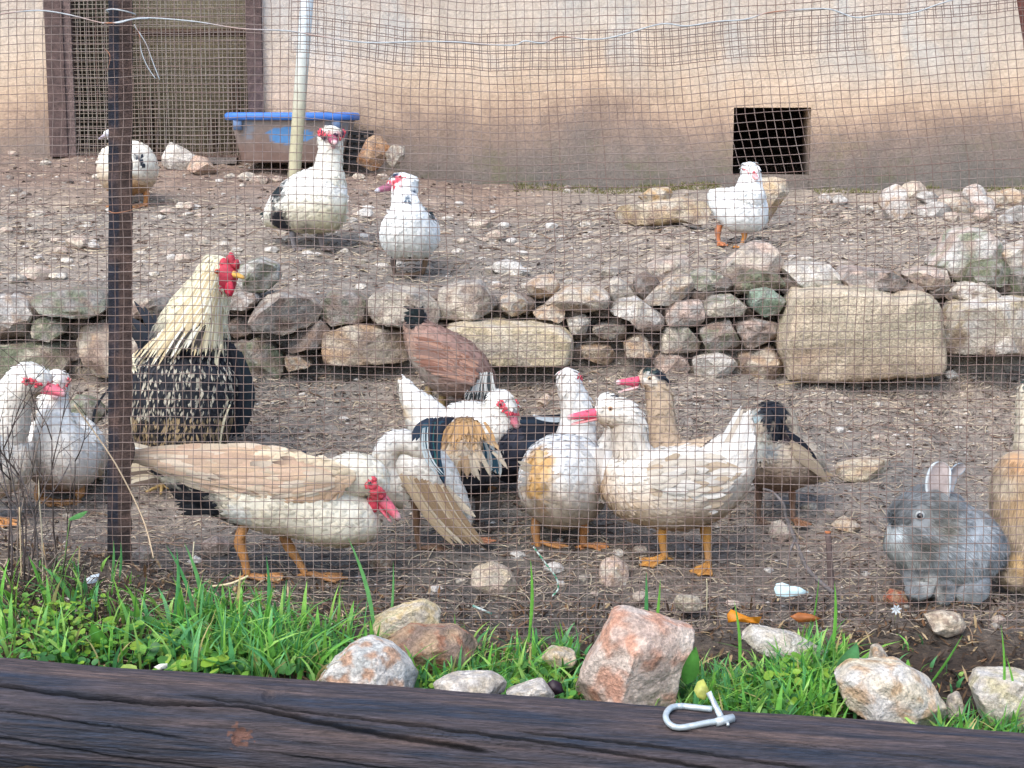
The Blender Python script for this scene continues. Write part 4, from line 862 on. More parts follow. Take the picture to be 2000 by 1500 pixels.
tag(mb.build('clover_and_weeds', M_leaf, None), kind='stuff')
def broad(u0, v0, u1, v1, wpx, y, col, label):   # one broad leaf standing up
    m_ = MB(); a_, b_ = P(u0, v0, y), P(u1, v1, y - .04); d = b_ - a_; sd_ = Vector((d[2], 0, -d[0])).normalized(); V = []
    for i in range(11):
        t = i / 10; w_ = wpx / FPX * y * .5 * math.sin(math.pi * min(1, t ** .75 * .97 + .02)) ** .8; q = a_ + d * t - Vector((0, .01 * math.sin(3 * t), 0)); V += [q - sd_ * w_ + Vector((0, -.004, 0)), q, q + sd_ * w_ + Vector((0, -.005, 0))]
    cols = [mulc(col, .85 if k % 3 != 1 else 1.25) for k in range(33)]; m_.add(V, [f for i in range(10) for f in ((3*i, 3*i+1, 3*i+4, 3*i+3), (3*i+1, 3*i+2, 3*i+5, 3*i+4))], cols)
    return tag(m_.build('broad_leaf', M_leaf, None, loc=a_), label, 'leaf')
broad(1640, 1318, 1672, 1255, 40, 3.38, c(86,148,92), 'broad grey green leaf rising just left of the rounded cream rock')
broad(215, 1275, 180, 1215, 34, 3.42, c(100,160,66), 'broad light green leaf in the weeds left of the grass clump')
broad(1340, 1335, 1358, 1262, 34, 3.3, c(90,150,66), 'broad green leaf touching the right side of the tall pink block')
# green-yellow moss at the foot of the coop wall
mb = MB()
for _ in range(1500):
    u = rnd.choice([rnd.uniform(1000, 1300), rnd.uniform(1580, 2020), rnd.uniform(1250, 1400)]); x = (u - 1000) / FPX * 8.5; y = 8.5 + rnd.uniform(-.1, .09); p = Vector((x, y, gz(x, y)))
    for _k in range(2): d = Vector((rnd.uniform(-1, 1), rnd.uniform(-1, 1), rnd.uniform(.2, 1))).normalized() * rnd.uniform(.01, .035); mb.add([p, p + d * .5 + Vector((.004, 0, 0)), p + d], [(0, 1, 2)], rnd.choice([c(112,112,60), c(90,92,52), c(134,124,84)]))
tag(mb.build('moss', M_leaf, None), kind='stuff')
# dry shrub at the left edge
mb = MB(); tr = random.Random(12)
def twig(p, d, L, r_, dep, col):
    pts = [p]; q = Vector(p); dd = Vector(d)
    for _ in range(5): dd = (dd + Vector((tr.uniform(-.22, .22), tr.uniform(-.15, .15), tr.uniform(-.12, .16)))).normalized(); q = q + dd * L / 5; q[1] = min(q[1], 3.81); pts.append(Vector(q))
    tube(mb, pts, [r_ * (1 - .12 * i) for i in range(6)], col, 5)
    if dep > 0:
        for k in range(tr.choice([2, 3])):
            b_ = pts[tr.randint(2, 5)]; nd = (dd + Vector((tr.uniform(-1, 1), tr.uniform(-.4, .4), tr.uniform(-.3, .6)))).normalized(); twig(b_, nd, L * tr.uniform(.4, .7), r_ * .62, dep - 1, col)
for u, v1, L in [(5, 800, .36), (18, 820, .4), (30, 900, .3), (45, 870, .34), (62, 880, .36), (10, 1000, .25), (80, 950, .3), (-30, 900, .4), (30, 1050, .2), (100, 1080, .14), (-10, 760, .45)]:
    x = (u - 1000) / FPX * 3.7; p = Vector((x, 3.7 + tr.uniform(-.08, .06), gz(x, 3.7) - .01)); twig(p, (tr.uniform(-.15, .3), 0, 1), L, .0026, 2, tr.choice([c(92,84,82), c(74,64,60), c(120,108,98)]))
for _ in range(60):
    u = tr.uniform(-40, 215); x = (u - 1000) / FPX * 3.62; p = Vector((x, 3.62 + tr.uniform(-.1, .12), gz(x, 3.62) - .01)); twig(p, (tr.uniform(-.8, .8), tr.uniform(-.3, .3), 1), tr.uniform(.04, .12), .0012, 1, tr.choice([c(60,50,46), c(84,70,60), c(48,40,38)]))
tag(mb.build('dry_shrub', M_wood, None, loc=((-1000) / FPX * 3.7, 3.7, gz(-1.15, 3.7))), 'leafless grey shrub tangled against the fence at the left edge', 'shrub')
def stalk(pts, r_, col, label):
    mb = MB(); q = catmull([p for p in pts], 5); tube(mb, [P(*a_) for a_ in q], r_, col, 6); tag(mb.build('dry_stalk', M_litter, None, loc=P(*pts[0])), label, 'stalk', 'dry stalks along the fence')
stalk([(300,1090,3.72),(285,1030,3.76),(262,975,3.79),(225,905,3.8),(185,845,3.81),(145,790,3.8)], .0019, c(176,156,130), 'long pale dry stalk slanting across the foot of the rusty post')
stalk([(42,1130,3.66),(40,1060,3.67),(38,990,3.68)], .0016, c(170,152,122), 'short straw coloured stalk upright at the left edge, inside the dry shrub')
stalk([(84,1150,3.66),(82,1050,3.68),(76,960,3.69),(78,925,3.7)], .0018, c(176,164,140), 'tallest straight pale stalk right of the dry shrub')
stalk([(110,1220,3.6),(95,1140,3.64),(84,1060,3.68)], .0016, c(160,134,98), 'leaning tan stalk in front of the dry debris on the left')
stalk([(1380,1195,3.78),(1381,1150,3.78),(1380,1130,3.78)], .0012, c(190,180,150), 'hair thin stub standing between white duck and bright orange leaf')
stalk([(375,1110,3.78),(377,1082,3.78),(379,1058,3.78)], .0014, c(200,190,160), 'short white stub standing above the grass under the drake')
stalk([(415,1145,3.75),(450,1140,3.76),(485,1125,3.77)], .003, c(196,180,146), 'thick pale straw lying under the feet of the drake')
stalk([(1520,752,5.25),(1580,744,5.3),(1640,740,5.32),(1700,736,5.33)], .003, c(170,150,116), 'long straw lying along the foot of the retaining wall')
# ------------------------------------------------------------------ animals
def loftgrid(st, Y, per=7, nseg=30, side=(0, 1, 0), cb=None):
    """st rows: u, v, dy, rs(px, along side), rn(px, other way), top colour, belly colour"""
    sc = Y / FPX; rowsn = []
    for s_ in st:
        p = P(s_[0], s_[1], Y + s_[2]); top_ = s_[5] if len(s_) > 5 else cb[0]; bel = s_[6] if len(s_) > 6 else (s_[5] if len(s_) > 5 else cb[1])
        rowsn.append([p[0], p[1], p[2], s_[3] * sc, s_[4] * sc, *top_, *bel])
    R_ = catmull(rowsn, per); R_ = [np.maximum(r_, [-99, -99, -99, .0008, .0008] + [0] * 6) for r_ in R_]
    sd_ = Vector(side).normalized(); n_ = len(R_); Pg = []; Tg = []; Cg = []; prevn = None
    for i in range(n_):
        a_ = Vector(R_[max(i - 1, 0)][:3]); b_ = Vector(R_[min(i + 1, n_ - 1)][:3]); t = (b_ - a_); t = t.normalized() if t.length > 1e-7 else Vector((1, 0, 0))
        s2 = (sd_ - t * sd_.dot(t)); s2 = s2.normalized() if s2.length > .15 else (prevn[0] if prevn else Vector((1, 0, 0)))
        nn_ = s2.cross(t)
        if prevn and nn_.dot(prevn[1]) < 0: nn_ = -nn_; 
        prevn = (s2, nn_); Tg.append(t); cen = Vector(R_[i][:3]); ring = []; cr = []
        for k in range(nseg):
            th = 2 * math.pi * k / nseg; cx_, sx_ = math.cos(th), math.sin(th)
            cx_ = math.copysign(abs(cx_) ** .92, cx_); sx_ = math.copysign(abs(sx_) ** .92, sx_)
            p = cen + s2 * cx_ * R_[i][3] + nn_ * sx_ * R_[i][4]
            e = fbm(p * 9, 2) * .004 + fbm(p * 28, 2) * .0028; off = (p - cen); p = p + (off.normalized() * e if off.length > 1e-6 else off)
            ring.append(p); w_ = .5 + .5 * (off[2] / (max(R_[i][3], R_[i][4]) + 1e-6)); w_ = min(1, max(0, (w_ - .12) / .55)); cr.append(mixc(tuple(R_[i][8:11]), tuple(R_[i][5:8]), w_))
        Pg.append(ring); Cg.append(cr)
    return Pg, Tg, Cg
def patchcol(p, col, patches):
    for (pc, r_, pcol, soft) in patches:
        dv_ = p - pc; dv_[1] *= .5; d = dv_.length / r_ + .35 * noise.noise(p * 45) + .15 * noise.noise(p * 120)
        if d < 1: col = mixc(col, pcol, min(1, (1 - d) / soft))
    return mulc(col, 1 + .1 * noise.noise(p * 38) + .05 * noise.noise(p * 9))
def addgrid(mb, Pg, Cg, patches):
    n_ = len(Pg); m_ = len(Pg[0]); V = [p for r in Pg for p in r]; C_ = [patchcol(p, q, patches) for r, cr in zip(Pg, Cg) for p, q in zip(r, cr)]
    c0 = sum((Vector(p) for p in Pg[0]), Vector()) / m_; c1 = sum((Vector(p) for p in Pg[-1]), Vector()) / m_
    F = [(i * m_ + k, i * m_ + (k + 1) % m_, (i + 1) * m_ + (k + 1) % m_, (i + 1) * m_ + k) for i in range(n_ - 1) for k in range(m_)]
    V += [c0, c1]; C_ += [C_[0], C_[-3]]; N0 = n_ * m_
    F += [(N0, (k + 1) % m_, k) for k in range(m_)] + [(N0 + 1, N0 - m_ + k, N0 - m_ + (k + 1) % m_) for k in range(m_)]
    mb.add(V, F, C_)
def feathers(mb, Pg, Tg, Cg, patches, L, Wf, dens, speck=None, lift=.12, i0=0, vary=.1, skip=None):
    n_ = len(Pg); m_ = len(Pg[0]); cells = []; tot = 0
    for i in range(i0, n_ - 1):
        for k in range(m_):
            a_ = ((Pg[i + 1][k] - Pg[i][k]).cross(Pg[i][(k + 1) % m_] - Pg[i][k])).length; tot += a_; cells.append((tot, i, k))
    cnt = int(dens * tot / (L * Wf)); tots = np.array([q[0] for q in cells]); cnt = min(cnt, 7500)
    for _ in range(cnt):
        _, i, k = cells[min(len(cells) - 1, int(np.searchsorted(tots, rnd.random() * tot)))]; fx, fy = rnd.random(), rnd.random(); k2 = (k + 1) % m_
        p = (Pg[i][k] * (1 - fy) + Pg[i][k2] * fy) * (1 - fx) + (Pg[i + 1][k] * (1 - fy) + Pg[i + 1][k2] * fy) * fx
        t = (Pg[i + 1][k] - Pg[i][k]); 
        if t.length < 1e-6: continue
        t = -t.normalized(); b_ = (Pg[i][k2] - Pg[i][k]).normalized(); nrm = t.cross(b_).normalized(); cen = (Pg[i][0] + Pg[i][m_ // 2]) / 2
        if nrm.dot(p - cen) < 0: nrm = -nrm
        b_ = nrm.cross(t); rot = rnd.gauss(0, .16); t, b_ = (t * math.cos(rot) + b_ * math.sin(rot)), (b_ * math.cos(rot) - t * math.sin(rot))
        col = patchcol(p, Cg[i][k], patches); 
        if speck: col = speck(p, col)
        col = mulc(col, rnd.uniform(1 - vary, 1 + vary * .5)); l_ = L * rnd.uniform(.75, 1.2); w_ = Wf * rnd.uniform(.8, 1.1) * .5
        base = p + nrm * .0006; V = [base, base + t * l_ * .6 + b_ * w_ + nrm * lift * l_ * .35, base + t * l_ * .6 - b_ * w_ + nrm * lift * l_ * .35, base + t * l_ * .55 + nrm * (lift * l_ * .5 + w_ * .22), base + t * l_ + nrm * lift * l_ * .55]
        mb.add(V, [(0, 1, 3), (0, 3, 2), (1, 4, 3), (3, 4, 2)], [mulc(col, .92), col, col, mulc(col, .97), mulc(col, 1.03)])
def vane(mb, a_, b_, wpx_m, col, nrm=Vector((0, -1, 0)), arc=.06, tipw=.55, dark=None, seg=7, sag=0):
    """one long flight feather from a_ to b_"""
    d = b_ - a_; t = d.normalized(); sd_ = t.cross(nrm).normalized(); V = []; cols = []
    for i in range(seg + 1):
        q_ = i / seg; p = a_ + d * q_ + sd_ * (arc * d.length * math.sin(math.pi * q_)) + nrm * (.02 * d.length * math.sin(math.pi * q_)); w_ = wpx_m * .5 * (.55 + .45 * min(1, q_ * 3)) * (1 if q_ < tipw else max(.12, math.sqrt(max(0, 1 - ((q_ - tipw) / (1 - tipw)) ** 2))))
        V += [p - sd_ * w_, p + nrm * w_ * .18, p + sd_ * w_]; cc = col if dark is None else mixc(col, dark, max(0, (q_ - .55) * 2)); cols += [mulc(cc, .86), mulc(cc, 1.05), mulc(cc, .93)]
    mb.add(V, [f for i in range(seg) for f in ((3*i, 3*i+1, 3*i+4, 3*i+3), (3*i+1, 3*i+2, 3*i+5, 3*i+4))], cols)
def shingle(mb, Y, top, bot, nrow, ncol, lpx, wpx, cols, depth, dlen=1.0, jit=3, lift=4, dark=None):
    """overlapping long feathers over a folded wing: top and bottom edges run from the tip to the shoulder (pixels)"""
    sc = Y / FPX; T_ = np.array(top, float); B_2 = np.array(bot, float); tt = np.linspace(0, 1, len(T_)); tb_ = np.linspace(0, 1, len(B_2))
    def at(t, s): a_ = np.array([np.interp(t, tt, T_[:, 0]), np.interp(t, tt, T_[:, 1])]); b_ = np.array([np.interp(t, tb_, B_2[:, 0]), np.interp(t, tb_, B_2[:, 1])]); return a_ * (1 - s) + b_ * s
    for i in range(nrow):
        t = .18 + .82 * i / (nrow - 1)
        for j in range(ncol):
            s = (j + .5 + rnd.uniform(-.3, .3)) / ncol; t2 = t + rnd.uniform(-.03, .03); p = at(t2, s); q = at(max(0, t2 - .12), s); d = p - q; d = d / (np.hypot(*d) + 1e-6); L = lpx * rnd.uniform(.8, 1.15) * (1.5 - .8 * t); L = min(L, lpx * 1.5)
            dp = lambda s_: -(depth[0] + (depth[1] - depth[0]) * math.sin(math.pi * min(1, max(0, s_)))) * sc - lift * sc * (.3 + t)
            a_ = P(p[0] + rnd.uniform(-jit, jit), p[1], Y + dp(s) + .004); b_ = P(p[0] - d[0] * L, p[1] - d[1] * L + rnd.uniform(-jit, jit), Y + dp(s) - .001)
            vane(mb, a_, b_, wpx * sc * rnd.uniform(.85, 1.15), mulc(rnd.choice(cols), rnd.uniform(.84, 1.08)), arc=.03, dark=dark if rnd.random() < .12 else None, seg=5)
def fan(mb, Y, b0, b1, t0, t1, n_, wpx, cols, dy=(0, 0), step=-.0012, arc=.05, dark=None, nrm=(0, -1, 0), jit=2):
    """feathers whose roots go from b0 to b1 and tips from t0 to t1 (pixels), at distance Y"""
    sc = Y / FPX
    for i in range(n_):
        q_ = i / max(1, n_ - 1); a_ = P(b0[0] + (b1[0] - b0[0]) * q_ + rnd.uniform(-jit, jit), b0[1] + (b1[1] - b0[1]) * q_, Y + dy[0] + step * i); b_ = P(t0[0] + (t1[0] - t0[0]) * q_ + rnd.uniform(-jit, jit), t0[1] + (t1[1] - t0[1]) * q_ + rnd.uniform(-jit, jit), Y + dy[1] + step * i)
        vane(mb, a_, b_, wpx * sc * rnd.uniform(.85, 1.15), mulc(rnd.choice(cols), rnd.uniform(.85, 1.08)), Vector(nrm), arc, dark=dark)
ICO = None
def ellipsoid(mb, cen, F_, U_, S_, rf, ru, rs_, col, n1=10, n2=14, rough=0, seed=0):
    V = []; C_ = []
    for i in range(n1 + 1):
        ph = -math.pi / 2 + math.pi * i / n1
        for k in range(n2):
            th = 2 * math.pi * k / n2; d = F_ * math.sin(ph) * rf + (U_ * math.sin(th) * ru + S_ * math.cos(th) * rs_) * math.cos(ph); p = cen + d * (1 + rough * noise.noise((cen + d) * 160 + Vector((seed, 0, 0))) ); V.append(p); C_.append(mulc(col, 1 + rough * noise.noise(p * 220)))
    mb.add(V, [(i * n2 + k, i * n2 + (k + 1) % n2, (i + 1) * n2 + (k + 1) % n2, (i + 1) * n2 + k) for i in range(n1) for k in range(n2)], C_)
def axes(fwd, up=(0, 0, 1)):
    F_ = Vector(fwd).normalized(); U_ = Vector(up); U_ = (U_ - F_ * U_.dot(F_)).normalized(); return F_, U_, F_.cross(U_)
RED, PKB, ORL = c(206, 78, 90), c(226, 110, 126), c(200, 140, 80)
def eye(parent, cen, out, r_, ring, iris=c(40, 26, 20)):
    o_ = out.normalized(); F_, U_, S_ = axes(o_, (0, 0, 1) if abs(o_[2]) < .9 else (1, 0, 0)); m1 = MB(); ellipsoid(m1, cen, F_, U_, S_, r_ * .55, r_ * .9, r_ * .9, ring, 8, 12); e = m1.build('eyelid', M_face, parent)
    m1 = MB(); ellipsoid(m1, cen + o_ * r_ * .22, F_, U_, S_, r_ * .5, r_ * .62, r_ * .62, iris, 8, 12); ellipsoid(m1, cen + o_ * r_ * .5, F_, U_, S_, r_ * .3, r_ * .36, r_ * .36, c(8, 8, 10), 6, 10); m1.build('eye', M_eye, parent)
def billpart(parent, root, F_, U_, S_, L, w_, h_, col, tip, droop=0, lower=False):
    m1 = MB(); V = []; C_ = []; N_ = 9; M_ = 12
    for i in range(N_ + 1):
        q_ = i / N_; wi = w_ * (1 - .28 * q_ + .10 * math.sin(q_ * 5)) * (1 if q_ < .85 else math.sqrt(max(.02, 1 - ((q_ - .85) / .16) ** 2))); hi_ = h_ * (1 - .58 * q_ ** .9) * (1 if q_ < .9 else .7)
        cen = root + F_ * L * q_ - U_ * (h_ * (.35 * q_ if not lower else -.1 * q_) + droop * q_ * q_ * L)
        for k in range(M_):
            th = 2 * math.pi * k / M_; V.append(cen + S_ * math.cos(th) * wi + U_ * math.sin(th) * hi_); C_.append(mixc(col, tip, max(0, (q_ - .78) * 5)))
    m1.add(V, [(i * M_ + k, i * M_ + (k + 1) % M_, (i + 1) * M_ + (k + 1) % M_, (i + 1) * M_ + k) for i in range(N_) for k in range(M_)] + [tuple(range(M_))[::-1], tuple(N_ * M_ + k for k in range(M_))], C_)
    if not lower:
        for sg in (-1, 1): ellipsoid(m1, root + F_ * L * .34 + U_ * h_ * .42 + S_ * sg * w_ * .62, F_, U_, S_, L * .06, h_ * .10, w_ * .12, c(90, 40, 48), 6, 8)
    return m1.build('lower_bill' if lower else 'upper_bill', M_face, parent)
def duckhead(root, Y, hc, fwd, s, up=(0, 0, 1), carn=1.0, gape=0, bill=PKB, tip=c(238, 200, 196), dark=None, lowcol=None, blen=1.0, eyecol=RED, iris=c(60, 34, 20), eyeoff=(.22, .25), erad=.16, hw=None):
    """hc (u,v,dy) head centre; s = head half length in px"""
    F_, U_, S_ = axes(fwd, up); sc = Y / FPX * s; cen = P(hc[0], hc[1], Y + hc[2]); hw = (hw or s) / s
    br = cen + F_ * sc * .82 - U_ * sc * .18
    billpart(root, br, F_, U_, S_, sc * 1.45 * blen, sc * .40, sc * .40, bill, tip, .05)
    Fl = (F_ - U_ * math.tan(gape)).normalized(); Ul = Fl.cross(S_) * -1
    if Ul.dot(U_) < 0: Ul = -Ul
    billpart(root, br - U_ * sc * (.26 + gape * .3), Fl, Ul, S_, sc * 1.3 * blen, sc * .34, sc * .14, lowcol or bill, tip, 0, True)
    if carn > 0:
        m1 = MB(); rr_ = random.Random(int(abs(hc[0] * 7)))
        for sg in (-1, 1):
            for q_ in range(26):
                near_ = q_ % 2 == 0; an_ = rr_.uniform(0, 6.28); f = eyeoff[0] + .24 * math.cos(an_) * rr_.uniform(.6, 1.1) if near_ else rr_.uniform(.5, 1.02); u_ = eyeoff[1] + .22 * math.sin(an_) if near_ else .16 - (f - .5) * .4 + rr_.uniform(-.16, .2); rad = sc * rr_.uniform(.10, .18) * carn
                wd = hw * math.sqrt(max(.12, 1 - (f * .8) ** 2 - (u_ * .8) ** 2)); ellipsoid(m1, cen + F_ * sc * f + U_ * sc * u_ + S_ * sg * sc * wd, F_, U_, S_, rad * 1.3, rad, rad * .62, mulc(RED if not dark or rr_.random() < .62 else dark, rr_.uniform(.85, 1.2)), 6, 8, .25)
        for q_ in range(9): ellipsoid(m1, br + F_ * sc * rr_.uniform(0, .22) + U_ * sc * rr_.uniform(.0, .38) + S_ * sc * rr_.uniform(-.3, .3), F_, U_, S_, sc * .16, sc * .13, sc * .13, mulc(RED if not dark or rr_.random() < .5 else dark, 1.1), 6, 8, .25)
        m1.build('caruncle', M_face, root)
    for sg in (-1, 1): eye(root, cen + F_ * sc * eyeoff[0] + U_ * sc * eyeoff[1] + S_ * sg * sc * hw * (1.13 if carn else .97) * math.sqrt(1 - .8 * (eyeoff[0] ** 2 + eyeoff[1] ** 2)), S_ * sg + F_ * .25, sc * erad, eyecol, iris)
def leg(root, pts, Y, rpx, fdir, flen, col, web=True, spread=.42, toes=3, hind=True):
    """pts px (u,v,dy) hip..ankle; last is the foot joint; fdir angle in ground plane (0=+x, -90=toward camera)"""
    sc = Y / FPX; m1 = MB(); q = catmull([P(p[0], p[1], Y + (p[2] if len(p) > 2 else 0)) for p in pts], 4); n_ = len(q); foot = Vector(q[-1]); gz_ = gz(foot[0], foot[1]); foot[2] = gz_ + .006; q[-1] = np.array(foot)
    rr_ = [rpx * sc * (1.35 - .6 * (i_ / (n_ - 1)) + .28 * math.exp(-((i_ / (n_ - 1) - .42) / .12) ** 2)) for i_ in range(n_)]
    tube(m1, [Vector(p) for p in q], rr_, [mixc(mulc(col, .85 + .25 * (i_ / (n_ - 1))), c(112, 92, 76), .22 + .6 * noise.noise((i_ * .55, rpx, pts[0][0] * .1))) for i_ in range(n_)], 10); lg = m1.build('leg', M_skin, root)
    m1 = MB(); L = flen * sc; tips = []; a0 = math.radians(fdir)
    for i in range(toes):
        a_ = a0 + spread * (i - (toes - 1) / 2) * (1 if toes > 1 else 0); l_ = L * (1 if i == (toes - 1) // 2 else .86); d = Vector((math.cos(a_), math.sin(a_), 0)); ps = []
        for k in range(6):
            t = k / 5; p = foot + d * l_ * t; p[2] = max(gz(p[0], p[1]) + .003, gz_) + .006 * (1 - t) + .003 * math.sin(t * 7) ** 2; ps.append(p)
        tips.append(ps); tube(m1, ps, [rpx * sc * .62 * (1 - .4 * k / 5) for k in range(6)], [mixc(col, c(116, 96, 80), .3 + .5 * noise.noise((k * .8, i, L * 40))) for k in range(6)], 7)
        m1.add([ps[-1], ps[-1] + d * rpx * sc * 1.2 + Vector((0, 0, -.002)), ps[-1] + Vector((0, 0, .003))], [(0, 1, 2)], c(90, 74, 60))
    if web:
        for i in range(toes - 1):
            A_1, B_1 = tips[i], tips[i + 1]; V = []
            for k in range(6): mid = (A_1[k] + B_1[k]) / 2 - Vector((0, 0, .002)); mid = mid.lerp(foot, .10 if k > 4 else 0); V += [A_1[k], mid, B_1[k]]
            m1.add(V, [f for k in range(5) for f in ((3*k, 3*k+1, 3*k+4, 3*k+3), (3*k+1, 3*k+2, 3*k+5, 3*k+4))], mixc(col, c(116, 96, 80), .35))
    if hind: d = Vector((-math.cos(a0), -math.sin(a0), 0)); tube(m1, [foot + Vector((0, 0, .004)), foot + d * L * .28 + Vector((0, 0, -.003))], [rpx * sc * .5, rpx * sc * .3], col, 6)
    m1.build('foot', M_skin, lg)
def pt(l, Y): return [(P(u, v, Y + dy), r_ * Y / FPX, col, soft) for (u, v, dy, r_, col, soft) in l]
def animal(name, label, cat, Y, lofts, basepx, patches=(), side=(0, 1, 0), cb=(c(232,228,216), c(200,180,155)), fl=13, fw=9, dens=1.6, speck=None, group='birds in the pen', skin='body', lift=.14, vary=.13, mat=None):
    b_ = P(basepx[0], basepx[1], Y); root = empty(name, (b_[0], b_[1], gz(b_[0], b_[1])), label, cat, group); sc = Y / FPX; pp = pt(patches, Y); mb = MB(); mf = MB(); grids = []
    for lf in lofts:
        sd_ = side
        if isinstance(lf, tuple): lf, sd_ = lf
        Pg, Tg, Cg = loftgrid(lf, Y, side=sd_, cb=cb); addgrid(mb, Pg, Cg, pp); feathers(mf, Pg, Tg, Cg, pp, fl * sc, fw * sc, dens, speck, lift, vary=vary); grids.append((Pg, Tg, Cg))
    mb.build(skin, mat or M_plume, root)
    if mf.v: tag(mf.build('plumage', M_feather, root), kind='stuff')
    root_g = grids; return root, pp, grids
def wingset(root, Y, lofts, fans, cb, name='wing', patches=(), side=(0, 1, 0), fl=20, fw=12, dens=1.6, vary=.12):
    mb = MB(); sc = Y / FPX; pp = pt(patches, Y)
    for f in fans: fan(mb, Y, **f)
    for lf in lofts:
        Pg, Tg, Cg = loftgrid(lf, Y, side=side, cb=cb, nseg=20); addgrid(mb, Pg, Cg, pp); feathers(mb, Pg, Tg, Cg, pp, fl * sc, fw * sc, dens, None, .1, vary=vary)
    return mb.build(name, M_feather, root)
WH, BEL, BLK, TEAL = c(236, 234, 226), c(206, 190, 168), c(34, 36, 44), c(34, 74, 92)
CRM = c(236, 230, 212)

# --- cream drake in front, head lowered
Y = 4.04
root, pp, _ = animal('duck', 'cream drake with lowered head and red face walking right, close behind the fence', 'duck', Y,
 [[(300,915,0,10,14),(335,918,0,34,36),(400,938,0,62,58),(470,950,0,80,74),(540,962,0,86,80),(600,978,0,84,77),(650,1000,0,78,69),(695,1012,0,64,56),(728,1012,0,38,38),(740,1010,0,8,10)],
  [(590,985,0,30,30),(632,972,0,50,46),(662,942,0,50,46),(690,930,0,48,45),(718,933,0,42,40),(744,948,0,28,26),(758,958,0,8,8)]],
 (560,1140), [(655,935,-.06,9,c(92,84,76),.6),(395,985,-.02,62,BLK,.25),(350,975,-.02,40,c(60,58,62),.3),(455,1030,-.05,34,c(70,66,62),.3),(470,1008,-.08,32,WH,.4),(700,1060,0,50,c(206,182,146),.9),(540,1045,0,60,c(176,150,124),.9)], cb=(CRM, c(228,216,192)), fl=15, fw=10)
PE = c(226, 196, 166)
wingset(root, Y, [[(350,908,-.07,3,14),(400,912,-.085,5,24),(480,918,-.10,6,40),(550,930,-.104,6,50),(610,935,-.10,6,46),(660,932,-.09,5,32),(695,930,-.074,2,8)]], [], (c(236,218,188), c(226,192,160)), fl=26, fw=13)
m_ = MB(); shingle(m_, Y, [(300,880),(380,872),(480,872),(570,880),(648,918)], [(330,930),(430,965),(520,990),(590,990),(655,955)], 13, 11, 96, 15, [PE, c(230,210,184), c(234,216,194), c(220,188,162), c(226,196,170)], (70, 90), dark=c(90,78,72)); fan(m_, Y, (600,880), (596,888), (405,870), (420,878), 4, 8, [c(48,52,66), c(70,72,84)], (-.055, -.045), arc=-.05, jit=1); m_.build('wing', M_feather, root)
m_ = MB(); fan(m_, Y, (350,900), (350,935), (238,862), (252,950), 12, 12, [c(226,212,188), c(204,188,160), WH, c(120,104,92)], (0, .03), arc=.03); fan(m_, Y, (345,925), (360,940), (290,920), (300,925), 3, 8, [BLK], (-.03, -.03)); m_.build('tail', M_feather, root)
m_ = MB(); fan(m_, Y, (480,968), (470,1000), (335,958), (352,1005), 8, 14, [c(38,40,48), c(58,60,66), c(30,32,38)], (-.07, -.04), arc=.05); m_.build('flank_feathers', M_feather, root)
duckhead(root, Y, (718,938,0), (.66, -.12, -.58), 39, hw=40, up=(.5, 0, .8), carn=1.05, blen=1.2, gape=.2)
m_ = MB(); F_, U_, S_ = axes((.4, -.1, -1), (1, 0, 0)); ellipsoid(m_, P(728,985,Y-.02), F_, U_, S_, .022, .017, .012, c(190,56,74), 8, 10, .3); ellipsoid(m_, P(738,965,Y-.028), F_, U_, S_, .018, .02, .012, RED, 8, 10, .3); m_.build('wattle', M_face, root)
leg(root, [(480,1020,-.04),(468,1055,-.045),(478,1095,-.045),(484,1136,-.045)], Y, 9, 0, 84, ORL); leg(root, [(550,1035,.05),(560,1060,.05),(585,1100,.04),(600,1128,.03)], Y, 8.5, -6, 84, ORL)

# --- rooster
Y = 4.8; HK = c(222, 214, 184); D_ = c(42, 44, 50)
RZ1, RZ2 = P(360, 680, 4.8)[2], P(360, 800, 4.8)[2]
def rsp(p, col):
    q = rnd.random()
    if p[2] > RZ1: return col
    if p[2] < RZ2: return mixc(D_, c(186,162,124), rnd.choice([1, .8, .6]) if q < .6 + .45 * noise.noise(p * 30) else .1)
    return mixc(D_, c(200,192,172), rnd.choice([1, .75, .5]) if q < .40 + .5 * noise.noise(p * 26) else 0)
root, pp, _ = animal('rooster', 'big speckled black and cream rooster with pale yellow hackles and red comb', 'rooster', Y,
 [([(345,905,.03,52,44,D_,D_),(348,875,.03,82,66,D_,D_),(356,820,.01,98,84,D_,D_),(362,760,0,104,88,D_,D_),(365,710,0,100,82,D_,D_),(372,672,0,80,66,D_,D_),(385,620,0,62,54),(402,580,0,48,44),(415,550,0,39,38),(424,525,0,33,33),(428,508,0,24,24),(430,500,0,8,8)], (1, 0, 0)),
  ([(300,700,.45,16,20,D_,D_),(310,730,.35,50,48,D_,D_),(335,770,.2,78,72,D_,D_),(360,790,.08,80,78,D_,D_)], (1, 0, 0))],
 (350,930), [(360,830,0,130,D_,.5),(440,760,0,60,D_,.4),(300,760,0,60,D_,.4)], cb=(HK, HK), speck=rsp, fl=15, fw=5, dens=2.0, vary=.16, lift=.2)
m_ = MB()
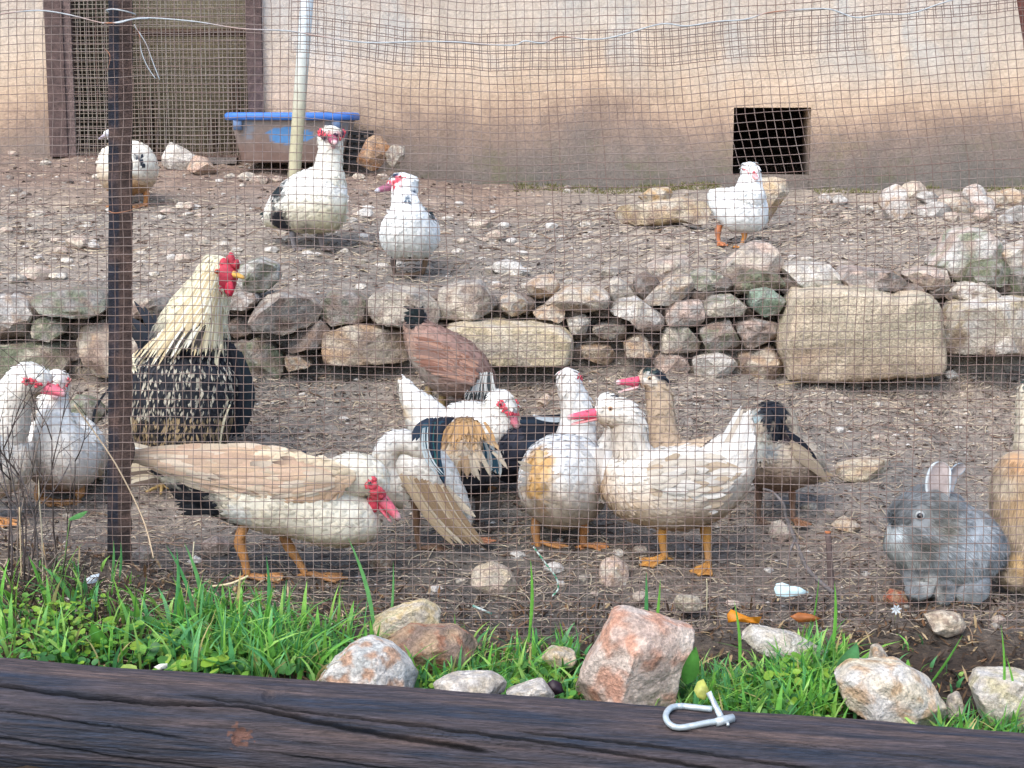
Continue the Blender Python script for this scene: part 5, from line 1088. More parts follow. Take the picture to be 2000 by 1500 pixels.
for k in range(480):   # hackle feathers flowing from neck to shoulder
    q_ = rnd.random(); side_ = rnd.uniform(-1, 1); u0 = 418 - 40 * q_ + side_ * (22 + 34 * q_); v0 = 520 + 120 * q_; sp = side_ * (34 + 62 * q_)
    u1 = 392 - 30 * q_ + sp * 1.05 - 18 * q_; v1 = v0 + 66 - 22 * max(0, q_ - .6) * 2.5 * rnd.random() + 14 * abs(side_) * q_ + (10 if side_ < 0 else -6); zf = -math.sqrt(max(.02, 1 - side_ ** 2)) * (34 + 44 * q_) * Y / FPX; zf1 = -math.sqrt(max(.02, 1 - side_ ** 2)) * (46 + 46 * q_) * Y / FPX
    vane(m_, P(u0, v0, Y + zf - .004), P(u1, v1, Y + zf1 - .012), 6 * Y / FPX, mulc(rnd.choice([HK, c(232,228,208), c(206,186,146), c(214,202,168), c(190,172,134)] + ([c(60,54,48)] if q_ > .8 else [])), rnd.uniform(.85, 1.05)), Vector((side_ * .7, -1, .2)).normalized(), .02, seg=4)
for k in range(26): q_ = k / 25; vane(m_, P(262 + 30 * q_, 690 + 8 * q_, Y - .02), P(258 + 90 * q_, 722 + rnd.uniform(-8, 14), Y - .08), 9 * Y / FPX, HK, seg=4)
m_.build('hackle', M_feather, root)
m_ = MB(); fan(m_, Y, (440,660), (468,690), (424,860), (470,850), 9, 20, [c(30,34,44), c(44,48,58), c(28,40,50)], (-.03, .02), arc=-.12); fan(m_, Y, (425,668), (432,672), (446,780), (440,800), 2, 5, [HK], (-.085, -.075), arc=.1); fan(m_, Y, (446,780), (450,790), (420,880), (428,880), 2, 5, [HK], (-.075, -.05), arc=.05); m_.build('wing', M_feather, root)
m_ = MB(); fan(m_, Y, (278,720), (290,700), (262,800), (258,850), 7, 16, [c(32,36,46), HK], (-.02, 0), arc=.1); m_.build('wing', M_feather, root)
m_ = MB()
for a_, b_, w_, ar in [((300,690),(262,588),13,.1),((300,680),(282,598),12,.08),((300,700),(256,620),20,.1),((296,710),(252,640),22,.08),((300,700),(268,670),22,.1),((298,690),(275,640),24,0),((300,660),(300,610),10,.1),((260,690),(205,770),7,-.12),((214,758),(182,852),6,.12)]:
    vane(m_, P(*a_, Y + .3), P(*b_, Y + .3), w_ * Y / FPX, rnd.choice([c(28,32,40), c(36,42,52)]), arc=ar)
m_.build('tail', M_feather, root)
sc = Y / FPX; m_ = MB(); F_, U_, S_ = axes((.93, -.35, 0)); hc = P(430, 532, Y - .02)
ellipsoid(m_, hc + F_ * .004 - U_ * .012, F_, U_, S_, .050, .050, .036, c(176, 54, 70), 12, 16, .2); ellipsoid(m_, P(415,560,Y-.035), F_, U_, S_, .036, .036, .024, c(184,58,78), 10, 12, .25); m_.build('face', M_face, root)
m_ = MB(); 
for q_ in range(16): t = q_ / 15; ellipsoid(m_, P(436 + 26 * t, 514 + 5 * math.sin(t * 9) - 4 * math.sin(t * 3.1), Y - .035), F_, U_, S_, .010, .014 + .006 * math.sin(t * 13), .012, mulc(c(176,56,70), rnd.uniform(.8, 1.15)), 7, 9, .3)
m_.build('comb', M_face, root)
m_ = MB(); ellipsoid(m_, P(448,562,Y-.05), F_, U_, S_, .014, .027, .009, c(190,48,70), 10, 12, .25); ellipsoid(m_, P(434,564,Y-.02), F_, U_, S_, .013, .025, .009, c(176,50,72), 10, 12, .25); m_.build('wattle', M_face, root)
billpart(root, P(456,536,Y-.045), F_, U_, S_, .036, .010, .011, c(206,160,76), c(190,150,90), .15)
eye(root, P(424,530,Y-.075), Vector((0, -1, .05)), .0085, c(196,80,50), c(90,50,24))
leg(root, [(420,870,0),(425,905,0),(424,936,0)], Y, 7, -60, 60, c(190,160,100), web=False, spread=.6); leg(root, [(320,870,0),(318,905,0),(316,940,0)], Y, 7, -80, 60, c(190,160,100), web=False, spread=.6)

# --- brown hen bending down
Y = 5.15; BR = c(150, 120, 108)
root, pp, _ = animal('hen', 'brown hen bent forward with raised black tail and barred grey neck', 'hen', Y,
 [[(800,622,0,10,12),(815,645,0,30,30),(845,682,0,56,50),(880,712,0,66,58),(915,735,0,62,50),(938,762,0,42,36),(946,800,0,28,24),(940,835,0,20,18),(930,850,0,6,6)]],
 (880,850), [(812,740,-.03,60,c(190,176,162),.5),(850,770,-.03,46,c(176,158,148),.5),(808,622,0,28,c(40,44,48),.4),(950,790,0,52,c(120,124,120),.4)], cb=(BR, c(176,146,128)), fl=15, fw=8, dens=2, vary=.22, group='birds in the pen')
m_ = MB()
for k in range(60): vane(m_, P(rnd.uniform(800,830), rnd.uniform(615,645), Y - .03), P(rnd.uniform(786,832), rnd.uniform(596,640), Y + rnd.uniform(-.05, .03)), 8 * Y / FPX, rnd.choice([c(34,38,42), c(60,62,64), c(28,40,42)]), arc=.1, seg=4)
m_.build('tail', M_feather, root); m_ = MB()
for k in range(120):
    q_ = rnd.random(); r_ = rnd.random(); u0 = 925 + 30 * q_ ; vane(m_, P(u0 + 6, 726 + 30 * r_, Y - .085 + .03 * r_), P(905 + 66 * q_, 768 + 26 * r_, Y - .09 + .03 * r_), 4.5 * Y / FPX, c(206,206,200) if k % 2 else c(62,70,72), arc=.04, seg=4)
m_.build('hackle', M_feather, root); m_ = MB(); 
for k in range(170): q_ = rnd.random(); r_ = rnd.random(); vane(m_, P(935 - 70 * q_, 708 - 36 * q_ + 50 * r_, Y - .10 - .012 * r_), P(870 - 66 * q_, 690 - 38 * q_ + 56 * r_, Y - .095 - .012 * r_), 8 * Y / FPX, mulc(rnd.choice([BR, c(140,100,84), c(178,138,118)]), rnd.uniform(.8, 1.1)), arc=.05, seg=4)
m_.build('wing', M_feather, root)
duckY = Y; billpart(root, P(938,852,Y-.01), *axes((.3, -.2, -1), (1, 0, 0)), .022, .007, .008, c(150,120,80), c(120,100,80))
leg(root, [(865,760,0),(862,810,0),(860,858,0)], Y, 6, -80, 50, c(176,150,100), web=False, spread=.6); leg(root, [(838,755,.03),(836,810,.03),(834,850,.03)], Y, 6, -80, 50, c(176,150,100), web=False, spread=.6)

# --- white ducks on the left
Y = 4.42
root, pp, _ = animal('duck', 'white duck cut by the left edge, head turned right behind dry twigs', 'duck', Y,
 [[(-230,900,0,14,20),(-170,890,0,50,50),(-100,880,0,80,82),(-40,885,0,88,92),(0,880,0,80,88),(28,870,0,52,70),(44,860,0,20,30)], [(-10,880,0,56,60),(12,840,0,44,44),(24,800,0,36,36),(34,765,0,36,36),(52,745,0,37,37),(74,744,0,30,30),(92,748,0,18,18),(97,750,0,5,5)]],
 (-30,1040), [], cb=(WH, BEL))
duckhead(root, Y, (58,744,0), (.95, -.1, -.16), 36, carn=.55, blen=.9); leg(root, [(-20,960,-.03),(-14,1000,-.03),(-12,1035,-.03)], Y, 8, -30, 70, ORL); leg(root, [(-70,960,.03),(-66,1000,.03),(-64,1030,.03)], Y, 8, -30, 70, ORL)
wingset(root, Y, [[(-200,880,-.08,4,16),(-130,870,-.1,10,40),(-60,875,-.11,12,56),(-10,880,-.1,8,40)]], [dict(b0=(-80,850), b1=(-80,920), t0=(-250,870), t1=(-180,920), n_=8, wpx=18, cols=[WH, BEL], dy=(-.1, -.06))], (WH, BEL))
Y = 4.64
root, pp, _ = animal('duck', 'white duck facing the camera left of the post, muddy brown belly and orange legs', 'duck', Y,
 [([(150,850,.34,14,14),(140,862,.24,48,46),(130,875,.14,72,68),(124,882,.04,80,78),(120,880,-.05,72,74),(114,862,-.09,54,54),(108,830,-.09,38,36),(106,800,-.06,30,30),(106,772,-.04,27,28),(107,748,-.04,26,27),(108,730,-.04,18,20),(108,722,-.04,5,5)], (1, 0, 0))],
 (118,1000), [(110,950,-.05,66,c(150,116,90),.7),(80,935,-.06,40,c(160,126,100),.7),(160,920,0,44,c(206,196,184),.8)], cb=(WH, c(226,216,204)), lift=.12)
duckhead(root, Y, (108,748,-.05), (.25, -1, -.25), 27, carn=.5, blen=.8, bill=c(232,176,170), eyecol=c(226,150,140)); leg(root, [(80,940,-.02),(76,972,-.02),(84,1002,-.03)], Y, 7.5, -30, 56, ORL); leg(root, [(158,938,0),(155,968,0),(146,1004,-.02)], Y, 7.5, -140, 56, ORL)
wingset(root, Y, [[(180,900,.2,6,20),(196,890,.1,10,40),(190,880,0,10,34),(170,860,-.05,4,12)]], [dict(b0=(185,860), b1=(190,920), t0=(205,890), t1=(200,940), n_=6, wpx=16, cols=[WH, BEL], dy=(0, .2))], (WH, BEL), side=(1, 0, 0))

# --- middle group
Y = 4.78
root, pp, _ = animal('duck', 'white duck in the middle of the crowd with red face bent down to the right', 'duck', Y,
 [[(784,742,0,6,8),(796,762,0,20,18),(818,796,0,38,34),(850,838,0,60,50),(890,850,0,72,66),(925,852,0,68,68),(955,858,0,52,60),(975,870,0,24,34)], [(930,880,-.02,44,46),(955,860,-.03,40,40),(972,832,-.04,36,36),(978,806,-.04,34,33),(980,784,-.04,31,30),(985,770,-.04,20,18),(988,762,-.04,5,5)]],
 (920,990), [(795,806,0,24,c(214,190,150),.6)], cb=(WH, c(226,220,206)))
duckhead(root, Y, (984,790,-.05), (.62, -.45, -.62), 30, up=(.3, 0, 1), carn=.62, blen=.7, bill=c(206,120,130)); leg(root, [(940,900,0),(938,950,0),(936,985,0)], Y, 6, -60, 50, ORL); leg(root, [(900,900,0),(896,950,0),(894,985,0)], Y, 6, -60, 50, ORL)
m_ = MB(); fan(m_, Y, (935,850), (950,900), (968,925), (1045,862), 12, 12, [WH, c(206,200,184), c(120,116,106), c(226,222,210)], (-.11, -.14), arc=.03); m_.build('wing', M_feather, root)
Y = 4.7
root, pp, _ = animal('duck', 'dark blue black duck mostly hidden behind the white one with orange flank', 'duck', Y,
 [[(1110,828,0,8,8),(1080,840,0,30,20),(1050,862,0,48,40),(1020,888,0,52,54),(998,915,0,40,40),(986,940,0,12,14)]], (1030,1000), [], cb=(c(38,42,54), c(30,32,40)), fl=16)
m_ = MB(); fan(m_, Y, (1015,815), (1030,880), (1112,812), (1108,870), 9, 15, [c(30,36,48), c(42,56,74), c(34,50,66)], (-.07, -.05), arc=.04); fan(m_, Y, (1040,812), (1045,816), (1112,816), (1110,822), 2, 6, [c(190,200,206)], (-.09, -.07)); m_.build('wing', M_feather, root)
leg(root, [(1020,920,0),(1020,960,0),(1020,1005,0)], Y, 6, -60, 50, c(150,110,70)); leg(root, [(1050,915,0),(1050,960,0),(1050,1000,0)], Y, 6, -60, 50, c(150,110,70))
Y = 4.5
root, pp, _ = animal('duck', 'duck seen from behind with orange brown rump, black underside and teal wings', 'duck', Y,
 [([(905,860,-.13,8,10),(905,872,-.10,30,42),(906,884,-.03,42,66),(905,888,.06,46,74),(900,885,.15,38,60),(895,870,.24,26,40),(890,860,.3,8,10)], (1, 0, 0))],
 (905,1010), [(903,945,-.05,46,c(38,34,36),.35),(925,930,0,34,c(36,34,38),.3),(875,912,-.05,26,c(220,214,204),.6),(930,895,-.06,20,c(222,212,196),.6),(905,835,-.08,52,c(190,152,104),.8)], cb=(c(190,156,112), c(206,190,168)), fl=16, fw=8, vary=.18, dens=2)
m_ = MB(); fan(m_, Y, (866,822), (838,840), (878,938), (840,880), 9, 15, [TEAL, c(30,52,74), c(36,92,96), c(26,34,48)], (-.06, -.09), arc=.10); fan(m_, Y, (880,815), (838,825), (868,848), (820,870), 7, 13, [c(26,30,40), c(34,44,60)], (-.03, -.08), arc=.1); fan(m_, Y, (832,834), (834,838), (836,890), (866,935), 2, 4, [c(190,206,210)], (-.1, -.11), arc=.05); m_.build('wing', M_feather, root)
m_ = MB(); fan(m_, Y, (940,860), (958,870), (940,910), (978,930), 7, 11, [TEAL, c(30,36,50), c(170,178,176)], (-.06, -.08), arc=-.1); m_.build('wing', M_feather, root)
m_ = MB()
for k in range(150):
    u0 = 905 + rnd.gauss(0, 18); v0 = rnd.uniform(822, 900); du_ = (u0 - 905); zf = -.13 - .02 * math.cos(du_ / 30); cc = mixc(c(188,148,98), c(222,208,184), (v0 - 830) / 55 + rnd.uniform(-.2, .2)); cc = mixc(cc, c(196,150,100), .6) if abs(du_) < 7 and v0 > 850 else cc
    vane(m_, P(u0, v0, Y + zf * (.6 + .4 * (v0 - 815) / 85)), P(905 + du_ * 1.55 + rnd.uniform(-3, 3), v0 + rnd.uniform(26, 42), Y + zf + .01), 8 * Y / FPX, mulc(cc, rnd.uniform(.8, 1.08)), arc=rnd.uniform(-.08, .08), seg=4)
m_.build('rump_feathers', M_feather, root)
m_ = MB(); Pg, Tg, Cg = loftgrid([(868,925,0,8,10),(885,935,0,40,28),(915,938,0,46,32),(942,930,0,34,26),(952,925,0,8,8)], Y - .05, cb=(c(34,32,36), c(30,28,32))); addgrid(m_, Pg, Cg, []); feathers(m_, Pg, Tg, Cg, [], .02, .01, 1.5); m_.build('underside', M_feather, root)
leg(root, [(930,940,0),(934,975,0),(932,1016,0)], Y, 6.5, -60, 54, c(58,50,48)); leg(root, [(880,940,0),(878,975,0),(876,1012,0)], Y, 6.5, -60, 54, c(58,50,48))
Y = 4.28; TB = c(196, 176, 146)
root, pp, _ = animal('duck', 'off white duck preening, long beige wing feathers trailing down to the mud', 'duck', Y,
 [[(770,930,.02,8,26),(784,915,.02,36,46),(805,912,.01,46,54),(830,925,0,50,56),(855,948,0,46,48),(880,975,0,36,34),(905,1010,0,20,18),(915,1030,0,5,5)], [(792,975,-.01,20,22),(768,950,-.02,24,28),(751,915,-.02,26,24),(757,880,-.02,26,24),(780,864,-.02,26,23),(810,870,-.02,26,22),(836,892,-.02,22,20),(850,915,-.01,10,10)]],
 (850,1075), [(742,900,0,34,c(196,176,140),.6),(846,935,0,34,WH,.6)], cb=(c(226,224,216), c(190,174,150)), vary=.14)
m_ = MB(); fan(m_, Y, (780,925), (872,950), (888,1064), (946,1060), 17, 12, [TB, c(212,196,170), c(158,134,106), c(222,208,184), c(186,164,134)], (-.08, -.06), arc=.03, jit=5); fan(m_, Y, (850,940), (872,950), (905,985), (928,1010), 4, 16, [c(214,200,176), TB], (-.06, -.06)); m_.build('wing', M_feather, root)
m_ = MB(); fan(m_, Y, (868,822), (834,826), (872,950), (838,876), 11, 15, [TEAL, c(34,60,84), c(40,100,104), c(28,38,54)], (-.085, -.105), arc=.12); fan(m_, Y, (884,815), (838,818), (862,846), (806,862), 9, 12, [c(28,34,46), c(38,52,70)], (-.07, -.10), arc=.12); fan(m_, Y, (826,836), (836,834), (858,930), (868,930), 3, 4, [c(196,208,210)], (-.112, -.118), arc=.14); m_.build('wing', M_feather, root)
leg(root, [(806,960,-.02),(812,1000,-.02),(814,1040,-.02),(820,1076,-.02)], Y, 6, 0, 56, c(120,88,64)); leg(root, [(860,960,.03),(890,1010,.03),(915,1062,.03)], Y, 6, 0, 56, c(196,130,90))
Y = 4.36; RT = c(200, 160, 104)
root, pp, _ = animal('duck', 'white duck seen from behind with orange stained flank and upright neck', 'duck', Y,
 [([(1062,945,-.17,8,10),(1066,944,-.15,40,40),(1078,942,-.11,66,70),(1092,942,-.04,82,88),(1103,940,.05,88,95),(1110,930,.13,82,84),(1118,905,.20,66,66),(1124,870,.23,48,46),(1128,835,.24,38,36),(1126,800,.24,32,32),(1118,770,.24,29,29),(1111,745,.24,26,27),(1108,726,.24,18,18),(1107,718,.24,5,5)], (1, 0, 0))],
 (1095,1090), [(1052,905,-.12,44,RT,.5),(1048,945,-.12,40,RT,.5),(1062,990,-.1,24,c(176,128,84),.7),(1075,925,-.13,24,c(208,176,130),.6)], cb=(c(232,232,228), c(206,190,170)), fl=17, fw=12, lift=.11)
duckhead(root, Y, (1110,740,.24), (.62, .75, .05), 26, carn=.45, blen=.6); leg(root, [(1048,1010,-.03),(1046,1040,-.03),(1054,1082,-.03)], Y, 7.5, -12, 60, ORL); leg(root, [(1140,1015,0),(1140,1050,0),(1138,1096,-.05)], Y, 8, -20, 54, c(196,128,66))
m_ = MB(); fan(m_, Y, (1120,860), (1185,880), (1105,1000), (1190,980), 9, 30, [c(236,236,234), c(222,216,208)], (-.03, -.06), arc=.05); fan(m_, Y, (1075,885), (1050,880), (1052,960), (1085,965), 5, 18, [RT, c(212,184,134)], (-.12, -.16)); m_.build('wing', M_feather, root)
m_ = MB(); fan(m_, Y, (1060,930), (1040,950), (1012,900), (1014,960), 6, 12, [c(222,208,184), WH], (-.1, -.16)); m_.build('tail', M_feather, root)
Y = 4.86
root, pp, _ = animal('duck', 'black crowned white duck whose head shows just above the open billed duck', 'duck', Y,
 [[(1090,960,.02,20,30),(1130,935,.02,60,62),(1170,925,.02,60,60),(1200,905,.02,40,48)], [(1190,900,0,30,36),(1204,860,0,26,28),(1206,825,0,23,24),(1202,800,0,24,23),(1188,788,0,22,18),(1172,788,0,12,12),(1166,790,0,4,4)]], (1140,1045), [(1212,778,-.01,26,c(36,42,56),.3)], cb=(WH, c(196,170,140)))
leg(root, [(1120,975,0),(1124,1010,0),(1122,1052,0)], Y, 7, -20, 54, c(190,110,60)); leg(root, [(1160,975,0),(1160,1010,0),(1160,1050,0)], Y, 7, -20, 54, c(190,110,60)); duckhead(root, Y, (1186,792,0), (-.95, 0, -.3), 20, carn=0, blen=.7, bill=c(230,180,176), eyecol=c(200,190,170))
Y = 4.66; TN = c(206, 184, 156)
root, pp, _ = animal('duck', 'tan necked duck with black cap looking left, pink bill wide open', 'duck', Y,
 [[(1412,868,.02,10,12),(1392,880,.02,34,30),(1355,905,0,56,50),(1315,915,0,60,58),(1285,912,0,46,50),(1270,905,0,14,18)], [(1318,915,0,44,44),(1304,880,0,34,35),(1296,845,0,28,29),(1291,805,0,26,26),(1288,772,0,26,26),(1280,750,0,27,25),(1265,742,0,24,21),(1252,742,0,15,14),(1246,743,0,5,5)]],
 (1330,1040), [(1290,722,-.01,24,c(30,36,44),.3),(1302,735,-.01,16,c(34,38,46),.4),(1262,722,-.02,16,c(40,60,56),.4),(1268,748,-.08,26,c(226,224,214),.5)], cb=(TN, c(176,150,124)), vary=.14)
duckhead(root, Y, (1268,742,0), (-.98, -.15, .1), 27, carn=0, gape=.38, blen=1.15, bill=c(214,84,110), tip=c(240,210,205), lowcol=c(232,190,186), eyecol=c(190,160,120)); m_ = MB(); fan(m_, Y, (1385,860), (1360,880), (1412,872), (1405,892), 7, 8, [c(40,42,48), c(190,180,164), c(60,60,62)], (-.05, -.04)); m_.build('tail', M_feather, root)
leg(root, [(1340,960,0),(1345,1000,0),(1345,1035,0)], Y, 6, -100, 54, c(190,130,70)); leg(root, [(1300,960,0),(1300,1000,0),(1300,1035,0)], Y, 6, -100, 54, c(190,130,70))
Y = 4.27
root, pp, _ = animal('duck', 'white duck with big pink bill reaching left, cocked white tail, dirty beige belly', 'duck', Y,
 [[(1462,812,.06,4,8),(1452,840,.05,20,26),(1436,880,.03,40,48),(1405,925,.01,64,66),(1360,948,0,84,80),(1310,955,0,90,80),(1260,948,0,82,76),(1222,930,0,64,66),(1197,915,0,38,44),(1186,910,0,10,12)], [(1262,930,0,52,58),(1240,900,0,42,46),(1230,868,0,35,37),(1226,838,0,34,36),(1216,815,0,34,33),(1196,806,0,32,29),(1178,806,0,24,24),(1166,808,0,14,16),(1162,809,0,4,4)]],
 (1330,1110), [(1340,1015,-.03,80,c(166,142,118),.9),(1250,985,-.05,50,c(200,176,146),.9),(1172,800,-.06,12,c(222,150,100),.6)], cb=(c(236,230,218), c(194,170,142)), fl=17, fw=8, vary=.15, dens=1.9)
duckhead(root, Y, (1190,802,0), (-.99, -.1, .0), 30, carn=0, gape=.22, blen=1.35, bill=c(226,92,116), tip=c(236,180,180), lowcol=c(226,150,150), eyecol=c(214,160,110), eyeoff=(.08, .3))
m_ = MB(); fan(m_, Y, (1380,915), (1430,950), (1448,792), (1474,850), 9, 16, [c(236,230,220), WH, c(220,206,186)], (-.03, .02), arc=.02); m_.build('tail', M_feather, root)
m_ = MB(); shingle(m_, Y, [(1425,905),(1380,882),(1320,884),(1265,905)], [(1415,960),(1385,1005),(1320,1005),(1270,975)], 10, 9, 46, 13, [c(238,232,222), c(226,216,200), c(232,222,206), c(206,186,160)], (62, 92), dark=c(150,126,104)); m_.build('wing', M_feather, root)
leg(root, [(1297,1010,-.03),(1293,1045,-.03),(1300,1098,-.04)], Y, 8.5, -150, 62, c(206,146,66)); leg(root, [(1375,1012,0),(1380,1050,0),(1384,1100,-.03)], Y, 9, -115, 62, c(206,146,66))
Y = 4.56; GB = c(160, 138, 118)
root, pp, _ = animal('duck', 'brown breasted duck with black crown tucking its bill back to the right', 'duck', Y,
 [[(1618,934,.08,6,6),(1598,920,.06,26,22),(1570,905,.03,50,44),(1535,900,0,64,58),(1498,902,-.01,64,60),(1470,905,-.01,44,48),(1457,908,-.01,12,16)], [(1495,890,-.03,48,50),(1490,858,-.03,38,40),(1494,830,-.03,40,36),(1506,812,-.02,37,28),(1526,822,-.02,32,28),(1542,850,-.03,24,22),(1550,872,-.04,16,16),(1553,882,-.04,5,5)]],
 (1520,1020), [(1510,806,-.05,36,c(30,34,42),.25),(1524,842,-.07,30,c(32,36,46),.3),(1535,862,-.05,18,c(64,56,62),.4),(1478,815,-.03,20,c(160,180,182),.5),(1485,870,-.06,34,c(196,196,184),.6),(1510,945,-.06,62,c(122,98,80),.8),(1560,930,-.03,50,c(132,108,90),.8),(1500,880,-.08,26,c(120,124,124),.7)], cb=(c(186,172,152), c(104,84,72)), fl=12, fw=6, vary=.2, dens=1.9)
billpart(root, P(1546,872,Y-.06), *axes((.3, -.2, -1), (1, 0, .2)), .03, .012, .009, c(220,120,140), c(220,150,160))
m_ = MB(); fan(m_, Y, (1536,842), (1542,852), (1596,905), (1606,928), 4, 12, [c(32,36,46), c(44,50,62)], (-.085, -.055), arc=-.06); fan(m_, Y, (1545,862), (1552,892), (1606,926), (1618,938), 6, 14, [c(196,176,150), c(208,190,162)], (-.098, -.05), arc=-.04); m_.build('wing', M_feather, root)
m_ = MB(); fan(m_, Y, (1590,905), (1585,925), (1628,930), (1615,942), 5, 9, [c(206,180,146), c(190,160,130)], (0, .02)); m_.build('tail', M_feather, root)
leg(root, [(1484,945,0),(1482,975,0),(1482,1022,0)], Y, 5.5, -80, 46, c(110,88,74)); leg(root, [(1546,945,0),(1548,980,0),(1550,1028,-.03)], Y, 5.5, -70, 50, c(150,106,76))

# --- upper terrace
Y = 6.45; YB = c(214, 206, 176)
root, pp, _ = animal('duck', 'large white and black drake with dark red mask on the upper terrace by the pipe', 'duck', Y,
 [[(520,432,.14,10,10),(545,418,.1,36,30),(580,402,.04,60,52),(615,393,0,70,62),(645,388,-.04,60,62),(668,386,-.05,36,44),(678,386,-.05,10,14)], ([(634,395,-.02,24,24),(638,358,-.06,36,34),(642,325,-.06,27,27),(645,300,-.06,24,24),(646,278,-.06,24,24),(646,260,-.06,22,20),(646,248,-.06,12,10),(646,245,-.06,3,3)], (1, 0, 0))],
 (600,488), [(552,430,-.02,32,BLK,.3),(600,446,-.1,20,c(50,50,50),.4),(548,375,-.02,26,c(32,42,46),.35),(658,272,-.12,7,c(60,60,70),.4),(632,300,-.12,6,c(60,60,70),.4),(655,320,-.13,7,c(70,74,84),.4),(640,342,-.15,5,c(70,74,84),.4),(640,430,-.1,46,YB,.9),(590,425,-.1,40,c(206,198,176),.9),(636,262,-.12,13,c(150,48,66),.6),(660,262,-.12,13,c(160,50,70),.6),(648,276,-.13,14,c(130,44,62),.6),(650,270,-.15,9,c(60,50,70),.5)], cb=(WH, YB), fl=11, fw=7)
duckhead(root, Y, (647,264,-.06), (.25, -1, -.12), 24, carn=1.1, dark=c(60,40,56), blen=.75, bill=c(140,70,90)); m_ = MB(); fan(m_, Y, (580,352), (570,385), (536,412), (528,432), 8, 12, [c(32,44,48), c(226,222,206), BLK], (-.05, .08), arc=.08); m_.build('wing', M_feather, root)
m_ = MB(); fan(m_, Y, (545,415), (545,432), (508,418), (520,440), 5, 8, [c(40,56,56), WH], (.08, .12)); m_.build('tail', M_feather, root)
leg(root, [(575,440,0),(572,462,0),(576,490,0)], Y, 5.5, -60, 34, c(120,116,118)); leg(root, [(628,440,-.02),(626,462,-.02),(630,486,-.02)], Y, 5.5, -60, 34, c(120,112,112))
Y = 6.0
root, pp, _ = animal('duck', 'clean white duck facing the camera on the upper terrace, red stripe through its eye', 'duck', Y,
 [([(806,430,.28,8,10),(804,440,.2,34,30),(801,452,.1,52,48),(800,456,0,56,54),(799,450,-.07,50,50),(796,428,-.1,40,42),(792,402,-.1,28,30),(789,384,-.08,24,24),(788,368,-.07,25,25),(787,354,-.06,26,24),(786,343,-.06,19,17),(786,337,-.06,4,4)], (1, 0, 0))],
 (800,540), [(800,506,-.02,26,c(170,140,112),.6),(796,388,-.13,9,c(70,86,100),.4),(806,376,-.09,7,c(60,70,90),.4),(772,340,-.08,10,c(60,70,90),.5),(800,500,-.1,6,c(90,90,90),.5),(776,350,-.11,10,c(206,70,86),.5),(768,358,-.1,8,c(206,70,86),.5),(838,425,-.04,15,c(30,44,50),.3),(826,416,-.06,10,c(30,44,50),.3)], cb=(c(240,242,240), c(226,226,218)), fl=11, fw=8, vary=.05, lift=.1)
duckhead(root, Y, (784,356,-.06), (-.86, -.5, -.12), 23, carn=.5, blen=1.15, bill=c(150,90,110), tip=c(200,210,220), eyecol=RED); m_ = MB(); fan(m_, Y, (822,410), (836,420), (836,446), (850,432), 6, 9, [c(30,50,54), c(40,56,66), c(24,30,40)], (-.06, .02), arc=.1); m_.build('wing', M_feather, root)
leg(root, [(770,494,0),(768,515,0),(772,540,0)], Y, 4.5, -30, 40, c(84,72,66)); leg(root, [(832,494,0),(830,515,0),(824,540,0)], Y, 4.5, -150, 40, c(120,92,66))
g_ = G(1420, 478); Y = g_[1]
root, pp, _ = animal('duck', 'small all white duck with orange legs on the right of the upper terrace', 'duck', Y,
 [[(1390,378,.05,6,10),(1404,392,.04,26,24),(1425,402,.02,44,38),(1448,408,0,50,46),(1472,408,-.01,44,44),(1490,404,-.01,24,30),(1499,402,-.01,6,8)], ([(1458,412,0,20,20),(1462,384,-.05,30,28),(1464,358,-.05,22,21),(1465,342,-.05,18,18),(1464,328,-.05,16,15),(1464,319,-.05,9,9),(1464,316,-.05,2,2)], (1, 0, 0))],
 (1440,475), [], cb=(c(242,244,242), c(230,230,224)), fl=11, fw=8, vary=.05, lift=.1)
duckhead(root, Y, (1464,333,-.05), (.45, -1, -.35), 17, carn=.35, blen=.7, bill=c(226,150,150), eyecol=c(226,130,130)); leg(root, [(1406,438,0),(1402,455,0),(1404,478,0)], Y, 5, -80, 30, c(214,130,80)); leg(root, [(1450,448,-.03),(1454,460,-.03),(1448,478,-.03)], Y, 4.5, -110, 30, c(214,140,60))
m_ = MB(); fan(m_, Y, (1440,385), (1430,420), (1392,372), (1396,400), 6, 14, [WH, c(226,226,222)], (-.06, .0)); m_.build('wing', M_feather, root)
g_ = G(278, 404); Y = g_[1]
root, pp, _ = animal('duck', 'white duck with tawny belly mostly hidden behind the upper part of the rusty post', 'duck', Y,
 [([(252,335,.2,18,18),(250,330,.12,44,40),(249,328,.02,57,52),(250,332,-.06,50,48),(252,340,-.12,26,26),(252,342,-.13,5,5)], (1, 0, 0)), [(245,310,-.02,30,28),(232,286,-.03,18,18),(222,268,-.03,13,13),(211,262,-.03,10,9),(204,264,-.03,4,4)]],
 (260,400), [(268,312,-.1,10,c(50,56,66),.4),(275,322,-.1,8,c(50,56,66),.4),(265,368,-.06,26,c(166,128,90),.6),(212,262,-.03,12,c(190,190,196),.6)], cb=(c(236,230,214), c(190,160,126)), fl=11, fw=8)
billpart(root, P(206,264,Y-.03), *axes((-.9, 0, -.4)), .035, .012, .01, c(170,160,170), c(150,140,150)); leg(root, [(284,366,0),(286,384,0),(282,404,0)], Y, 4.5, -160, 30, c(196,130,70)); leg(root, [(240,366,0),(240,384,0),(238,404,0)], Y, 4.5, -160, 30, c(196,130,70))
Y = 4.9
